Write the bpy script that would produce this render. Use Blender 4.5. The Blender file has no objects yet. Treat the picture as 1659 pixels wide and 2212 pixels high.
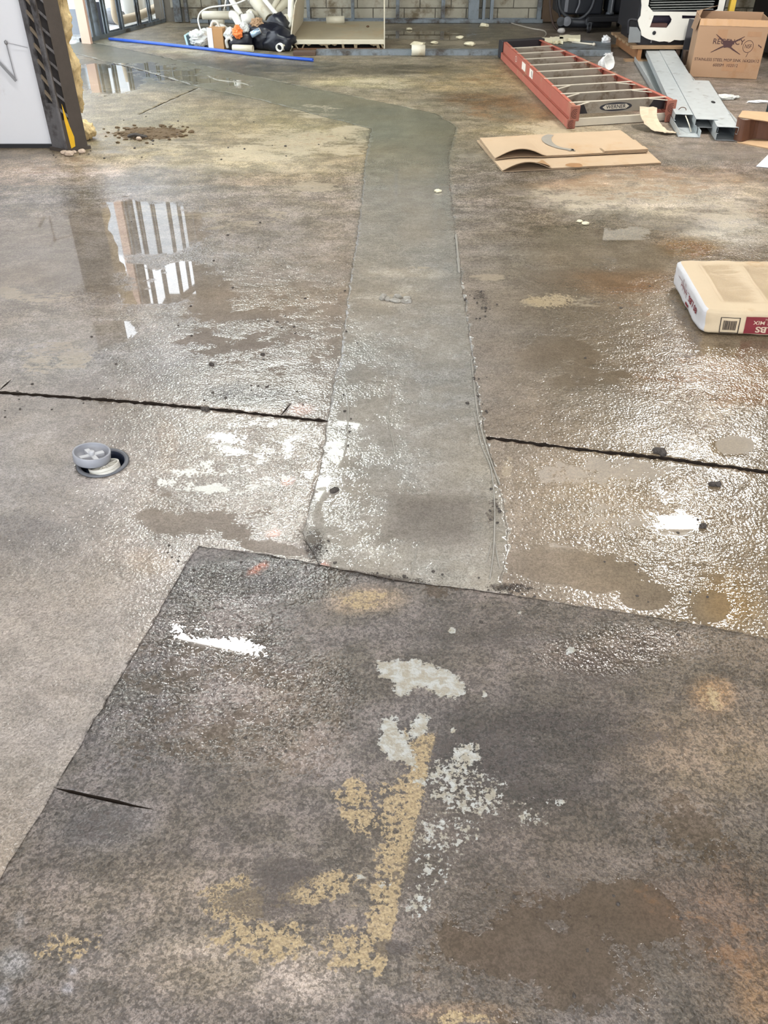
import bpy, bmesh, math, random
import numpy as np
from mathutils import Vector, Matrix, noise as mnoise
from mathutils.geometry import delaunay_2d_cdt

random.seed(7)
SC = bpy.context.scene
COL = SC.collection

# ------------------------------------------------------------------ camera, sky, lights, exposure
CAM_H, PITCH, FPX = 1.5, math.radians(37.7), 1780.0
cam_data = bpy.data.cameras.new('camera')
cam_data.sensor_fit = 'VERTICAL'
cam_data.sensor_height = 24.0
cam_data.lens = FPX / 2212.0 * 24.0
cam_data.clip_start = 0.02
cam = bpy.data.objects.new('camera', cam_data)
COL.objects.link(cam)
cam.location = (0, 0, CAM_H)
cam.rotation_euler = (math.pi / 2 - PITCH, 0, 0)
SC.camera = cam

SC.view_settings.view_transform = 'Standard'
SC.view_settings.look = 'None'
SC.view_settings.gamma = 1.0
SC.view_settings.use_curve_mapping = False
SC.view_settings.exposure = 0.60

world = bpy.data.worlds.new('overcast_sky')
SC.world = world
world.use_nodes = True
_bg = world.node_tree.nodes['Background']
_bg.inputs[0].default_value = (0.86, 0.93, 1.0, 1)
_bg.inputs[1].default_value = 2.9
LAMP_STRENGTH = 22.0


# ------------------------------------------------------------------ measuring helpers (reference view -> places in the room)
_s, _c = math.sin(PITCH), math.cos(PITCH)
def _ray(px, py):
    u = (px - 829.5) / FPX; v = (py - 1106.0) / FPX
    return u, _c - v * _s, -(_s + v * _c)
def at(px, py, z=0.0):
    """world point at height z"""
    a, b, c = _ray(px, py); t = (z - CAM_H) / c
    return Vector((a * t, b * t, z))
def atY(px, py, Y):
    """world point on the upright plane at distance Y"""
    a, b, c = _ray(px, py); t = Y / b
    return Vector((a * t, Y, CAM_H + c * t))
def atX(px, py, X):
    a, b, c = _ray(px, py); t = X / a
    return Vector((X, b * t, CAM_H + c * t))

def S(r, g, b):
    f = lambda v: (v / 255 / 12.92) if v <= 10 else ((v / 255 + 0.055) / 1.055) ** 2.4
    return (f(r), f(g), f(b), 1.0)

# ------------------------------------------------------------------ node helpers
class NT:
    def __init__(s, name):
        s.m = bpy.data.materials.new(name); s.m.use_nodes = True
        s.t = s.m.node_tree; s.bsdf = s.t.nodes['Principled BSDF']
    def node(s, ty, **kw):
        n = s.t.nodes.new(ty)
        for k, v in kw.items(): setattr(n, k, v)
        return n
    def put(s, sock, v):
        if hasattr(v, 'is_output'): s.t.links.new(v, sock)
        elif v is not None: sock.default_value = v
    def math(s, op, a, b=None, c=None, clamp=False):
        n = s.node('ShaderNodeMath', operation=op, use_clamp=clamp)
        s.put(n.inputs[0], a)
        if b is not None: s.put(n.inputs[1], b)
        if c is not None: s.put(n.inputs[2], c)
        return n.outputs[0]
    def mix(s, f, a, b, blend='MIX'):
        n = s.node('ShaderNodeMix', data_type='RGBA', blend_type=blend, clamp_factor=True)
        s.put(n.inputs[0], f); s.put(n.inputs[6], a); s.put(n.inputs[7], b)
        return n.outputs[2]
    def noise(s, vec, scale, detail=6, rough=0.6, dist=0.0):
        n = s.node('ShaderNodeTexNoise'); s.put(n.inputs['Vector'], vec)
        n.inputs['Scale'].default_value = scale; n.inputs['Detail'].default_value = detail
        n.inputs['Roughness'].default_value = rough; n.inputs['Distortion'].default_value = dist
        return n.outputs['Fac']
    def step(s, v, lo, hi):
        n = s.node('ShaderNodeMapRange', interpolation_type='SMOOTHSTEP')
        s.put(n.inputs['Value'], v); s.put(n.inputs['From Min'], lo); s.put(n.inputs['From Max'], hi)
        return n.outputs['Result']
    def attr(s, name, col=False):
        n = s.node('ShaderNodeAttribute', attribute_name=name)
        return n.outputs['Color'] if col else n.outputs['Fac']
    def scalevec(s, vec, v):
        n = s.node('ShaderNodeMapping'); s.put(n.inputs[0], vec); n.inputs['Scale'].default_value = v
        return n.outputs[0]
    def bump(s, h, strength=1.0, dist=1.0):
        n = s.node('ShaderNodeBump'); n.inputs['Strength'].default_value = strength
        n.inputs['Distance'].default_value = dist; s.put(n.inputs['Height'], h)
        s.t.links.new(n.outputs[0], s.bsdf.inputs['Normal'])

_mats = {}
def mat(name, col, rough=0.6, metal=0.0, var=0.15, scale=12.0, bump=0.0, dirt=None, dirt_amt=0.5, spec=0.5, emit=None, trans=0.0, alpha=None):
    """plain procedural material: colour with noise variation, optional dirt blotches and relief"""
    if name in _mats: return _mats[name]
    N = NT(name); b = N.bsdf
    co = N.node('ShaderNodeTexCoord').outputs['Object']
    n1 = N.noise(co, scale, 8, 0.62)
    k = N.math('MULTIPLY_ADD', n1, 2 * var, 1 - var)
    comb = N.node('ShaderNodeCombineColor')
    for i in range(3): N.put(comb.inputs[i], k)
    c = N.mix(1.0, col, comb.outputs[0], 'MULTIPLY')
    if dirt is not None:
        n2 = N.noise(co, scale * 0.45, 9, 0.7)
        c = N.mix(N.step(n2, 0.62 - 0.3 * dirt_amt, 0.72 - 0.1 * dirt_amt), c, dirt)
    N.put(b.inputs['Base Color'], c)
    b.inputs['Roughness'].default_value = rough
    b.inputs['Metallic'].default_value = metal
    b.inputs['Specular IOR Level'].default_value = spec
    if trans: b.inputs['Transmission Weight'].default_value = trans
    if alpha is not None: b.inputs['Alpha'].default_value = alpha
    if emit: b.inputs['Emission Color'].default_value = emit[0]; b.inputs['Emission Strength'].default_value = emit[1]
    if bump: N.bump(N.noise(co, scale * 4, 6, 0.6), 1.0, bump)
    _mats[name] = N.m
    return N.m

# ------------------------------------------------------------------ mesh helpers
class MB:
    def __init__(s): s.v = []; s.f = []
    def add(s, vs, fs):
        o = len(s.v); s.v += [Vector(v) for v in vs]; s.f += [tuple(i + o for i in f) for f in fs]; return s
    def hexa(s, p):                     # 8 corners: bottom 4 (ccw), top 4
        return s.add(p, [(3, 2, 1, 0), (4, 5, 6, 7), (0, 1, 5, 4), (1, 2, 6, 5), (2, 3, 7, 6), (3, 0, 4, 7)])
    def box(s, x0, x1, y0, y1, z0, z1):
        return s.hexa([(x0, y0, z0), (x1, y0, z0), (x1, y1, z0), (x0, y1, z0), (x0, y0, z1), (x1, y0, z1), (x1, y1, z1), (x0, y1, z1)])
    def bar(s, a, b, w, h, up=(0, 0, 1)):
        """box along a-b, w wide sideways, h in the up direction, centred on the line"""
        a, b, up = Vector(a), Vector(b), Vector(up)
        d = (b - a).normalized(); sd = d.cross(up).normalized() * (w / 2); u = sd.cross(d).normalized() * (h / 2)
        return s.hexa([a - sd - u, a + sd - u, b + sd - u, b - sd - u, a - sd + u, a + sd + u, b + sd + u, b - sd + u])
    def prism(s, pts, off):             # polygon extruded by vector
        n = len(pts); off = Vector(off); P = [Vector(p) for p in pts]
        return s.add(P + [p + off for p in P], [tuple(range(n - 1, -1, -1)), tuple(range(n, 2 * n))] + [(i, (i + 1) % n, n + (i + 1) % n, n + i) for i in range(n)])
    def tube(s, path, r, n=10, cap=True, inner=None):
        P = [Vector(p) for p in path]; R = r if isinstance(r, (list, tuple)) else [r] * len(P)
        t0 = (P[1] - P[0]).normalized(); u = t0.orthogonal().normalized(); rings = []
        for i, p in enumerate(P):
            t = (P[min(i + 1, len(P) - 1)] - P[max(i - 1, 0)]).normalized()
            u = (u - t * u.dot(t)).normalized(); w = t.cross(u)
            rings.append([p + (u * math.cos(2 * math.pi * k / n) + w * math.sin(2 * math.pi * k / n)) * R[i] for k in range(n)])
        fs = [(i * n + k, i * n + (k + 1) % n, (i + 1) * n + (k + 1) % n, (i + 1) * n + k) for i in range(len(P) - 1) for k in range(n)]
        vs = [v for rg in rings for v in rg]
        if inner:
            m = len(vs); q = inner / (R[0] or 1)
            vs += [P[i] + (v - P[i]) * q for i, rg in enumerate(rings) for v in rg]
            fs += [tuple(m + j for j in reversed(f)) for f in fs[:]]
            L = (len(P) - 1) * n
            fs += [(k, m + k, m + (k + 1) % n, (k + 1) % n) for k in range(n)]
            fs += [(L + (k + 1) % n, m + L + (k + 1) % n, m + L + k, L + k) for k in range(n)]
        elif cap:
            fs += [tuple(range(n - 1, -1, -1)), tuple((len(P) - 1) * n + k for k in range(n))]
        return s.add(vs, fs)
    def lathe(s, prof, c=(0, 0, 0), n=32, M=None):
        c = Vector(c); vs = []
        for r, z in prof:
            for k in range(n):
                a = 2 * math.pi * k / n; vs.append(Vector((r * math.cos(a), r * math.sin(a), z)))
        if M is not None: vs = [M @ v for v in vs]
        vs = [v + c for v in vs]
        m = len(prof)
        return s.add(vs, [(i * n + k, i * n + (k + 1) % n, (i + 1) * n + (k + 1) % n, (i + 1) * n + k) for i in range(m - 1) for k in range(n)])
    def lump(s, c, r, sub=2, amp=0.3, freq=3.0, seed=0, flat=None):
        """lumpy stone or crumpled mass"""
        bm = bmesh.new(); bmesh.ops.create_icosphere(bm, subdivisions=sub, radius=1)
        c = Vector(c); r = Vector(r) if not isinstance(r, (int, float)) else Vector((r, r, r)); vs = []
        for v in bm.verts:
            k = 1 + amp * mnoise.fractal(v.co * freq * 0.5 + Vector((seed * 3.7, seed * 1.3, seed)), 0.8, 2.1, 4)
            p = Vector((v.co.x * r.x * k, v.co.y * r.y * k, v.co.z * r.z * k)) + c
            if flat is not None: p.z = max(p.z, flat)
            vs.append(p)
        fs = [tuple(v.index for v in f.verts) for f in bm.faces]; bm.free()
        return s.add(vs, fs)
    def build(s, name, m, parent=None, smooth=False, bevel=0.0, kind=None, label=None, loc=None):
        me = bpy.data.meshes.new(name)
        org = Vector((0, 0, 0))
        if parent is not None:
            p = parent
            while p is not None: org += p.location; p = p.parent
        elif loc is not None: org = Vector(loc)
        me.from_pydata([v - org for v in s.v], [], s.f)
        bm = bmesh.new(); bm.from_mesh(me)
        bmesh.ops.recalc_face_normals(bm, faces=bm.faces)
        bm.to_mesh(me); bm.free()
        me.materials.append(m)
        if smooth: me.polygons.foreach_set('use_smooth', [True] * len(me.polygons))
        o = bpy.data.objects.new(name, me); COL.objects.link(o)
        if parent is not None: o.parent = parent
        elif loc is not None: o.location = loc
        if bevel:
            md = o.modifiers.new('bevel', 'BEVEL'); md.width = bevel; md.segments = 2; md.limit_method = 'ANGLE'
        if kind: o['kind'] = kind
        if label: o['label'] = label
        return o

def tag(o, label, cat, group=None, kind=None):
    o['label'] = label; o['category'] = cat
    if group: o['group'] = group
    if kind: o['kind'] = kind
    return o
def thing(name, loc, label, cat, group=None):
    o = bpy.data.objects.new(name, None); COL.objects.link(o); o.location = loc; o.empty_display_size = 0.1
    return tag(o, label, cat, group)
def structure(name, loc=(0, 0, 0)):
    o = bpy.data.objects.new(name, None); COL.objects.link(o); o.location = loc; o['kind'] = 'structure'
    return o

_txt = {}
def text2d(s, size=1.0, bold=0.0):
    """flat filled lettering as (verts, faces), origin at its centre"""
    key = (s, bold)
    if key not in _txt:
        cu = bpy.data.curves.new('t', 'FONT'); cu.body = s; cu.align_x = 'CENTER'; cu.align_y = 'CENTER'; cu.offset = bold
        cu.resolution_u = 3
        o = bpy.data.objects.new('t', cu); COL.objects.link(o)
        dg = bpy.context.evaluated_depsgraph_get(); me = bpy.data.meshes.new_from_object(o.evaluated_get(dg))
        _txt[key] = ([tuple(v.co) for v in me.vertices], [tuple(p.vertices) for p in me.polygons])
        bpy.data.objects.remove(o); bpy.data.curves.remove(cu); bpy.data.meshes.remove(me)
    v, f = _txt[key]
    return [(x * size, y * size) for x, y, z in v], f
def text_on(mb, s, o, ex, ey, size, bold=0.0, lift=0.0012, sx=1.0):
    o, ex, ey = Vector(o), Vector(ex).normalized(), Vector(ey).normalized(); n = ex.cross(ey).normalized()
    v, f = text2d(s, size, bold)
    return mb.add([o + ex * (x * sx) + ey * y + n * lift for x, y in v], f)
def flat_on(mb, pts, o, ex, ey, lift=0.001):
    o, ex, ey = Vector(o), Vector(ex).normalized(), Vector(ey).normalized(); n = ex.cross(ey).normalized()
    return mb.add([o + ex * x + ey * y + n * lift for x, y in pts], [tuple(range(len(pts)))])
def ell(rx, ry, n=28, cx=0, cy=0): return [(cx + rx * math.cos(2 * math.pi * k / n), cy + ry * math.sin(2 * math.pi * k / n)) for k in range(n)]
def ring2d(mb, o, ex, ey, rx, ry, w, lift=0.001, n=28):
    o, ex, ey = Vector(o), Vector(ex).normalized(), Vector(ey).normalized(); nn = ex.cross(ey).normalized() * lift
    a, b = ell(rx, ry, n), ell(rx - w, ry - w, n)
    vs = [o + ex * x + ey * y + nn for x, y in a + b]
    return mb.add(vs, [(k, (k + 1) % n, n + (k + 1) % n, n + k) for k in range(n)])
def stroke2d(mb, pts, w, o, ex, ey, lift=0.001):
    o, ex, ey = Vector(o), Vector(ex).normalized(), Vector(ey).normalized(); nn = ex.cross(ey).normalized() * lift
    W = w if isinstance(w, list) else [w] * len(pts); L = []; R = []
    for i, p in enumerate(pts):
        a, b = pts[max(i - 1, 0)], pts[min(i + 1, len(pts) - 1)]
        dx, dy = b[0] - a[0], b[1] - a[1]; l = math.hypot(dx, dy) or 1
        nx, ny = -dy / l * W[i] / 2, dx / l * W[i] / 2
        L.append((p[0] + nx, p[1] + ny)); R.append((p[0] - nx, p[1] - ny))
    n = len(pts); vs = [o + ex * x + ey * y + nn for x, y in L + R]
    return mb.add(vs, [(i, i + 1, n + i + 1, n + i) for i in range(n - 1)])
def bez(p0, p1, p2, p3, n=16):
    p0, p1, p2, p3 = map(Vector, (p0, p1, p2, p3)); r = []
    for i in range(n + 1):
        t = i / n; r.append(p0 * (1 - t) ** 3 + p1 * 3 * t * (1 - t) ** 2 + p2 * 3 * t * t * (1 - t) + p3 * t ** 3)
    return r
def smoothpath(pts, n=8):
    P = [Vector(p) for p in pts]; r = []
    for i in range(len(P) - 1):
        a, b, c, d = P[max(i - 1, 0)], P[i], P[i + 1], P[min(i + 2, len(P) - 1)]
        for k in range(n):
            t = k / n
            r.append(0.5 * ((2 * b) + (c - a) * t + (2 * a - 5 * b + 4 * c - d) * t * t + (3 * b - a - 3 * c + d) * t ** 3))
    r.append(P[-1]); return r

# ------------------------------------------------------------------ FLOOR: concrete slabs split by saw cuts and a patched trench
def W2(px, py): p = at(px, py); return (p.x, p.y)
def vnoise(x, y, seed):
    xi, yi = np.floor(x).astype(np.int64), np.floor(y).astype(np.int64); fx, fy = x - xi, y - yi
    def h(i, j):
        n = (i * 374761393 + j * 668265263 + seed * 1274126177) & 0xffffffff
        n = ((n ^ (n >> 13)) * 1274126177) & 0xffffffff
        return ((n ^ (n >> 16)) & 0xffff) / 65535.0
    ux, uy = fx * fx * (3 - 2 * fx), fy * fy * (3 - 2 * fy)
    return (h(xi, yi) * (1 - ux) + h(xi + 1, yi) * ux) * (1 - uy) + (h(xi, yi + 1) * (1 - ux) + h(xi + 1, yi + 1) * ux) * uy
def fbm(x, y, f, oct=5, seed=0):
    r = 0; a = 0.5; t = 0
    for o in range(oct):
        r = r + a * vnoise(x * f, y * f, seed + o * 17); t += a; a *= 0.55; f *= 2.03
    return r / t

def rough_line(pts, amp=0.003, step=0.03, seed=0):
    """world polyline resampled and jittered"""
    out = []; rng = random.Random(seed)
    for (x0, y0), (x1, y1) in zip(pts[:-1], pts[1:]):
        L = math.hypot(x1 - x0, y1 - y0); n = max(1, min(80, int(L / step)))
        for k in range(n):
            t = k / n; j = 0 if k == 0 else amp
            out.append((x0 + (x1 - x0) * t + rng.uniform(-j, j), y0 + (y1 - y0) * t + rng.uniform(-j, j)))
    out.append(pts[-1]); return out
def px_line(pts, **k): return rough_line([W2(*p) for p in pts], **k)

cutL = px_line([(-300, 822), (0, 848), (150, 858), (330, 872), (500, 888), (620, 901), (708, 910)], amp=0.0025, step=.012, seed=1)
cutR = px_line([(1050, 945), (1130, 955), (1250, 971), (1420, 988), (1659, 1020), (1950, 1058)], amp=0.0035, step=.012, seed=2)
trL = px_line([(690, 1220), (655, 1150), (670, 1090), (695, 1000), (708, 910), (715, 860), (738, 760), (752, 640), (770, 520), (783, 420), (790, 340), (803, 278)], amp=0.005, seed=3)
trR = px_line([(1100, 1284), (1080, 1250), (1096, 1180), (1088, 1090), (1066, 1020), (1050, 945), (1035, 880), (1018, 760), (1005, 660), (988, 560), (975, 430), (968, 340), (985, 275)], amp=0.005, seed=4)
brU = px_line([(985, 275), (940, 245), (860, 228), (700, 196), (500, 156), (330, 118), (200, 92)], amp=0.012, step=.08, seed=5)
brD = px_line([(803, 278), (700, 252), (560, 215), (430, 188), (300, 150), (170, 118)], amp=0.012, step=.08, seed=6)
patT = px_line([(430, 1180), (560, 1196), (690, 1220), (790, 1240), (890, 1258), (1000, 1272), (1100, 1284), (1250, 1310), (1370, 1327), (1480, 1345), (1560, 1360), (1659, 1380), (1950, 1440)], amp=0.003, seed=7)
patL = px_line([(430, 1180), (395, 1230), (330, 1350), (250, 1480), (190, 1580), (120, 1703), (60, 1800), (0, 1900), (-130, 2110), (-240, 2300)], amp=0.003, seed=8)
i_cut = min(range(len(trL)), key=lambda i: (trL[i][0] - cutL[-1][0]) ** 2 + (trL[i][1] - cutL[-1][1]) ** 2)
i_pat = min(range(len(patT)), key=lambda i: (patT[i][0] - trL[0][0]) ** 2 + (patT[i][1] - trL[0][1]) ** 2)
i_pat2 = min(range(len(patT)), key=lambda i: (patT[i][0] - trR[0][0]) ** 2 + (patT[i][1] - trR[0][1]) ** 2)
j_cut = min(range(len(trR)), key=lambda i: (trR[i][0] - cutR[0][0]) ** 2 + (trR[i][1] - cutR[0][1]) ** 2)
XM, YF, YN = 5.6, 12.6, 0.3
brU.append((-XM, brU[-1][1] + 0.6)); brD.append((-XM, brD[-1][1] + 0.9))
cutL[0] = (cutL[0][0], cutL[0][1]); cutL.insert(0, (-XM, cutL[0][1] + .3)); cutR.append((XM, cutR[-1][1] - .2))
patT.append((XM, patT[-1][1] - 0.35)); patL.append((patL[-1][0] - .05, YN - .05))
POLY = {
    'trench': trL + brD + [brU[-1]] + brU[::-1] + trR[::-1] + patT[i_pat:i_pat2][::-1],
    'patch': patT[::1] + [(XM, YN - .05)] + patL[::-1][:-1],
    'left_far': cutL + trL[i_cut:] + brD,
    'left_near': cutL + trL[:i_cut][::-1] + patT[:i_pat + 1][::-1] + patL[1:] + [(-XM, YN - .05)],
    'right_far': cutR[::-1] + trR[j_cut:] + brU + [(-XM, YF), (XM, YF)],
    'right_near': cutR + patT[::-1][:len(patT) - i_pat2] + trR[:j_cut + 1],
}
def strip(line, w, seed, taper=True):
    rng = random.Random(seed); L = []; R = []
    for i, p in enumerate(line):
        a, b = line[max(i - 1, 0)], line[min(i + 1, len(line) - 1)]
        dx, dy = b[0] - a[0], b[1] - a[1]; l = math.hypot(dx, dy) or 1; ww = w * rng.uniform(.55, 1.3) / 2
        if taper and i in (0, len(line) - 1): ww *= .3
        L.append((p[0] - dy / l * ww, p[1] + dx / l * ww)); R.append((p[0] + dy / l * ww, p[1] - dx / l * ww))
    return L + R[::-1]
crack = px_line([(122, 1703), (180, 1716), (250, 1731), (330, 1748)], amp=0.002, seed=11)
saw2 = px_line([(300, 248), (360, 220), (428, 190)], amp=0.004, step=.06, seed=12)
tick = px_line([(606, 898), (628, 872)], amp=0.001, seed=13)
tick2 = px_line([(0, 842), (24, 820)], amp=0.001, seed=14)
GROOVES = [strip(cutL, .020, 1), strip(cutR, .019, 2), strip(crack, .008, 3), strip(saw2, .012, 4), strip(tick, .006, 5), strip(tick2, .008, 6)]
HOLE_C = Vector((-.907, 2.2, 0)); HOLE_R = .083
GROOVES_HOLE = [(HOLE_C.x + HOLE_R * math.cos(2 * math.pi * k / 48), HOLE_C.y + HOLE_R * math.sin(2 * math.pi * k / 48)) for k in range(48)]

pts = []
rng = random.Random(5)
Yc = YN + .01
while Yc < YF - .03:
    h = 0.0072 + 0.0042 * max(0, Yc - .6); Wd = min(XM - .03, 1.15 + .58 * Yc); x = -Wd
    while x < Wd:
        pts.append(Vector((x + rng.uniform(-.3, .3) * h, Yc + rng.uniform(-.3, .3) * h))); x += h
    x = Wd + .15
    while x < XM - .1:
        if rng.random() < h * 5: pts.append(Vector((x, Yc))); pts.append(Vector((-x, Yc)))
        x += .15
    Yc += h
edges = []
def add_line(line, closed=False):
    o = len(pts); pts.extend(Vector(p) for p in line)
    edges.extend((o + i, o + i + 1) for i in range(len(line) - 1))
    if closed: edges.append((o + len(line) - 1, o))
for ln in (cutL, cutR, trL, trR, brU, brD, patT, patL): add_line(ln)
for g in GROOVES: add_line(g, True)
add_line(GROOVES_HOLE, True)
add_line([(-XM, YN - .05), (XM, YN - .05), (XM, YF), (-XM, YF)], True)
res = delaunay_2d_cdt(pts, edges, [], 0, 1e-5)
FV = np.array([(v.x, v.y) for v in res[0]]); FT = np.array([t for t in res[2] if len(t) == 3])
CEN = FV[FT].mean(axis=1)
def inside(P, poly):
    poly = np.array(poly); x, y = P[:, 0], P[:, 1]; r = np.zeros(len(P), bool); n = len(poly)
    bb = (x >= poly[:, 0].min()) & (x <= poly[:, 0].max()) & (y >= poly[:, 1].min()) & (y <= poly[:, 1].max())
    idx = np.nonzero(bb)[0]; xs, ys = x[idx], y[idx]; q = np.zeros(len(idx), bool)
    for i in range(n):
        x0, y0 = poly[i]; x1, y1 = poly[(i + 1) % n]
        if y0 == y1: continue
        c = (ys > min(y0, y1)) & (ys <= max(y0, y1)) & (xs < (x1 - x0) * (ys - y0) / (y1 - y0) + x0)
        q ^= c
    r[idx] = q; return r
region = np.full(len(FT), 'right_far', dtype=object)
done = np.zeros(len(FT), bool)
for g in GROOVES:
    m = inside(CEN, g) & ~done; region[m] = 'groove'; done |= m
m = inside(CEN, GROOVES_HOLE); region[m] = 'hole'; done |= m
for nm in ('trench', 'patch', 'left_far', 'left_near', 'right_near', 'right_far'):
    m = inside(CEN, POLY[nm]) & ~done; region[m] = nm; done |= m

# ---- what lies on the concrete, as fields over the floor (stains, paint, films of water, relief)
X, Yv = FV[:, 0], FV[:, 1]
wx = X + (fbm(X, Yv, 2.2, 5, 3) - .5) * .35; wy = Yv + (fbm(X, Yv, 2.2, 5, 9) - .5) * .35     # warped coordinates
nA = fbm(X, Yv, 1.1, 6, 21); nB = fbm(X, Yv, 4.0, 6, 33); nC = fbm(X * .6, Yv * 1.6, 9, 5, 45)
def soft(px, py, rx, ry, ang=0.0, warp=1.0, lo=.35, hi=1.15):
    """soft-edged stain centred at a floor point; radii measured on the floor"""
    c = at(px, py); a = math.radians(ang)
    e1 = ((at(px + rx * math.cos(a), py - rx * math.sin(a)) - at(px - rx * math.cos(a), py + rx * math.sin(a))) / 2)
    e2 = ((at(px + ry * math.sin(a), py + ry * math.cos(a)) - at(px - ry * math.sin(a), py - ry * math.cos(a))) / 2)
    det = e1.x * e2.y - e1.y * e2.x
    k = warp * min(1.0, math.sqrt(abs(det)) / .35)
    dx = X + (wx - X) * k - c.x; dy = Yv + (wy - Yv) * k - c.y
    s = (dx * e2.y - dy * e2.x) / det; t = (-dx * e1.y + dy * e1.x) / det
    d = np.sqrt(s * s + t * t); q = np.clip((hi - d) / (hi - lo), 0, 1); q = q * q * (3 - 2 * q)
    return np.clip(q * (1 + k * ((nB - .5) * 1.5 + (nC - .5) * 1.3)), 0, 1.15)
def polyf(pp, w, warp=.25):
    """1 inside a floor polygon, 0 outside, ramp of width w metres"""
    poly = np.array([W2(*p) for p in pp]); P = np.stack([X + (wx - X) * warp * .3, Yv + (wy - Yv) * warp * .3], 1)
    ins = inside(P, poly); d = np.full(len(P), 9.0)
    bb = (P[:, 0] > poly[:, 0].min() - w) & (P[:, 0] < poly[:, 0].max() + w) & (P[:, 1] > poly[:, 1].min() - w) & (P[:, 1] < poly[:, 1].max() + w)
    Q = P[bb]; dd = np.full(len(Q), 9.0)
    for i in range(len(poly)):
        a = poly[i]; b = poly[(i + 1) % len(poly)]; ab = b - a
        t = np.clip(((Q - a) @ ab) / (ab @ ab), 0, 1); dd = np.minimum(dd, np.hypot(*(Q - a - t[:, None] * ab).T))
    d[bb] = dd; sd = np.where(ins, d, -d)
    return np.clip(.5 + sd / w * .5, 0, 1)
def lerp(C, col, m):
    col = np.array(S(*col)[:3]); return C + (col - C) * m[:, None]
isT = np.zeros(len(FV), bool); isT[np.unique(FT[region == 'trench'])] = True
isP = np.zeros(len(FV), bool); isP[np.unique(FT[region == 'patch'])] = True
rT = np.clip(isT.astype(float), 0, 1); rP = isP.astype(float)
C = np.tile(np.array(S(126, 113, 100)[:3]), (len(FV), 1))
near = np.clip((4.5 - Yv) / 3.5, 0, 1)
# broad tone of each area
C = lerp(C, (132, 116, 90), soft(560, 300, 480, 90) * .8)            # ochre dusty zone by the column
C = lerp(C, (150, 134, 110), soft(450, 345, 330, 34) * .75)
C = lerp(C, (172, 152, 140), soft(120, 370, 240, 32) * .8)
C = lerp(C, (82, 82, 78), soft(400, 165, 330, 42, -8) * 1.0)        # grey wet zone at the back
C = lerp(C, (72, 70, 66), soft(570, 146, 330, 22) * .9)
C = lerp(C, (76, 68, 56), soft(880, 150, 200, 14) * .8)
C = lerp(C, (168, 158, 142), soft(420, 108, 250, 14, -6) * .7)
C = lerp(C, (120, 110, 98), soft(900, 75, 330, 24) * .6)
C = lerp(C, (70, 66, 62), soft(440, 62, 70, 5) * .9)
C = lerp(C, (168, 152, 124), soft(800, 175, 150, 14) * .7)
C = lerp(C, (158, 134, 100), soft(1050, 170, 170, 40) * .6)
C = lerp(C, (104, 76, 48), soft(1060, 218, 130, 22, -4) * .9)        # rust-brown puddle edge
C = lerp(C, (120, 92, 58), soft(1130, 250, 110, 22) * .6)
C = lerp(C, (176, 152, 120), soft(1180, 280, 170, 22) * .5)
C = lerp(C, (168, 154, 136), soft(1420, 430, 330, 62) * .9)          # pale dry zone
C = lerp(C, (186, 176, 164), soft(1600, 500, 150, 50) * .8)
C = lerp(C, (164, 128, 92), soft(1280, 400, 170, 20) * .5)
C = lerp(C, (170, 134, 96), soft(1500, 390, 150, 16) * .45)
C = lerp(C, (160, 122, 84), soft(1400, 372, 190, 12) * .45)
C = lerp(C, (120, 92, 52), soft(1500, 540, 90, 34) * .85)
C = lerp(C, (104, 94, 78), soft(1280, 500, 210, 50) * .7)
C = lerp(C, (122, 90, 60), soft(1340, 610, 190, 34) * .6)
C = lerp(C, (110, 96, 82), soft(1250, 730, 230, 120) * .6)
C = lerp(C, (106, 84, 62), soft(1440, 770, 120, 100) * .6)
C = lerp(C, (128, 96, 62), soft(1560, 800, 140, 70) * .6)
C = lerp(C, (134, 120, 102), soft(1250, 1080, 220, 160) * .5)
C = lerp(C, (124, 102, 66), soft(1585, 962, 70, 26) * .7)
C = lerp(C, (140, 112, 66), soft(1560, 1290, 80, 80) * .45)
C = lerp(C, (108, 98, 92), soft(460, 760, 250, 110) * .55)
C = lerp(C, (132, 122, 112), soft(150, 730, 220, 110) * .6)
C = lerp(C, (150, 138, 128), soft(120, 1010, 260, 120) * .5)
C = lerp(C, (94, 88, 84), soft(60, 1160, 150, 70) * .5)
C = lerp(C, (150, 132, 116), soft(110, 1420, 260, 200) * .6)
C = lerp(C, (132, 108, 82), soft(360, 960, 26, 70) * .5)
C = lerp(C, (148, 122, 90), soft(330, 1210, 70, 40) * .4)
C = lerp(C, (84, 84, 86), soft(530, 860, 130, 34) * .6)
C = lerp(C, (182, 110, 84), soft(650, 885, 34, 14) * .5)
# trench
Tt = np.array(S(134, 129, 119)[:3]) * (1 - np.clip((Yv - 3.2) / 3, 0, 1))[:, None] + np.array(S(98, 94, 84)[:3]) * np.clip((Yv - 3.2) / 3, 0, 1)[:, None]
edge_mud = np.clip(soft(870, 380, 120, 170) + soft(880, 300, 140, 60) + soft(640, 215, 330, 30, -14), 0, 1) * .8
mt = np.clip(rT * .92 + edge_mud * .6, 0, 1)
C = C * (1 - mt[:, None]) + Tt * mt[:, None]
C = lerp(C, (160, 150, 132), soft(880, 590, 110, 12) * .6)
C = lerp(C, (150, 144, 132), soft(850, 640, 70, 26) * .5)
C = lerp(C, (96, 90, 84), polyf([(848, 1064), (1042, 1072), (1035, 1178), (828, 1168)], .04) * .8)  # wet rectangle; the dark ceiling's reflection is put into its colour too
for px, py, rx, ry in ((566, 1224, 22, 16), (575, 1215, 10, 22), (622, 1040, 16, 10), (594, 1152, 16, 10), (700, 1222, 14, 10)): C = lerp(C, (206, 120, 92), soft(px, py, rx, ry, 20, warp=.6) * .6)
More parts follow.
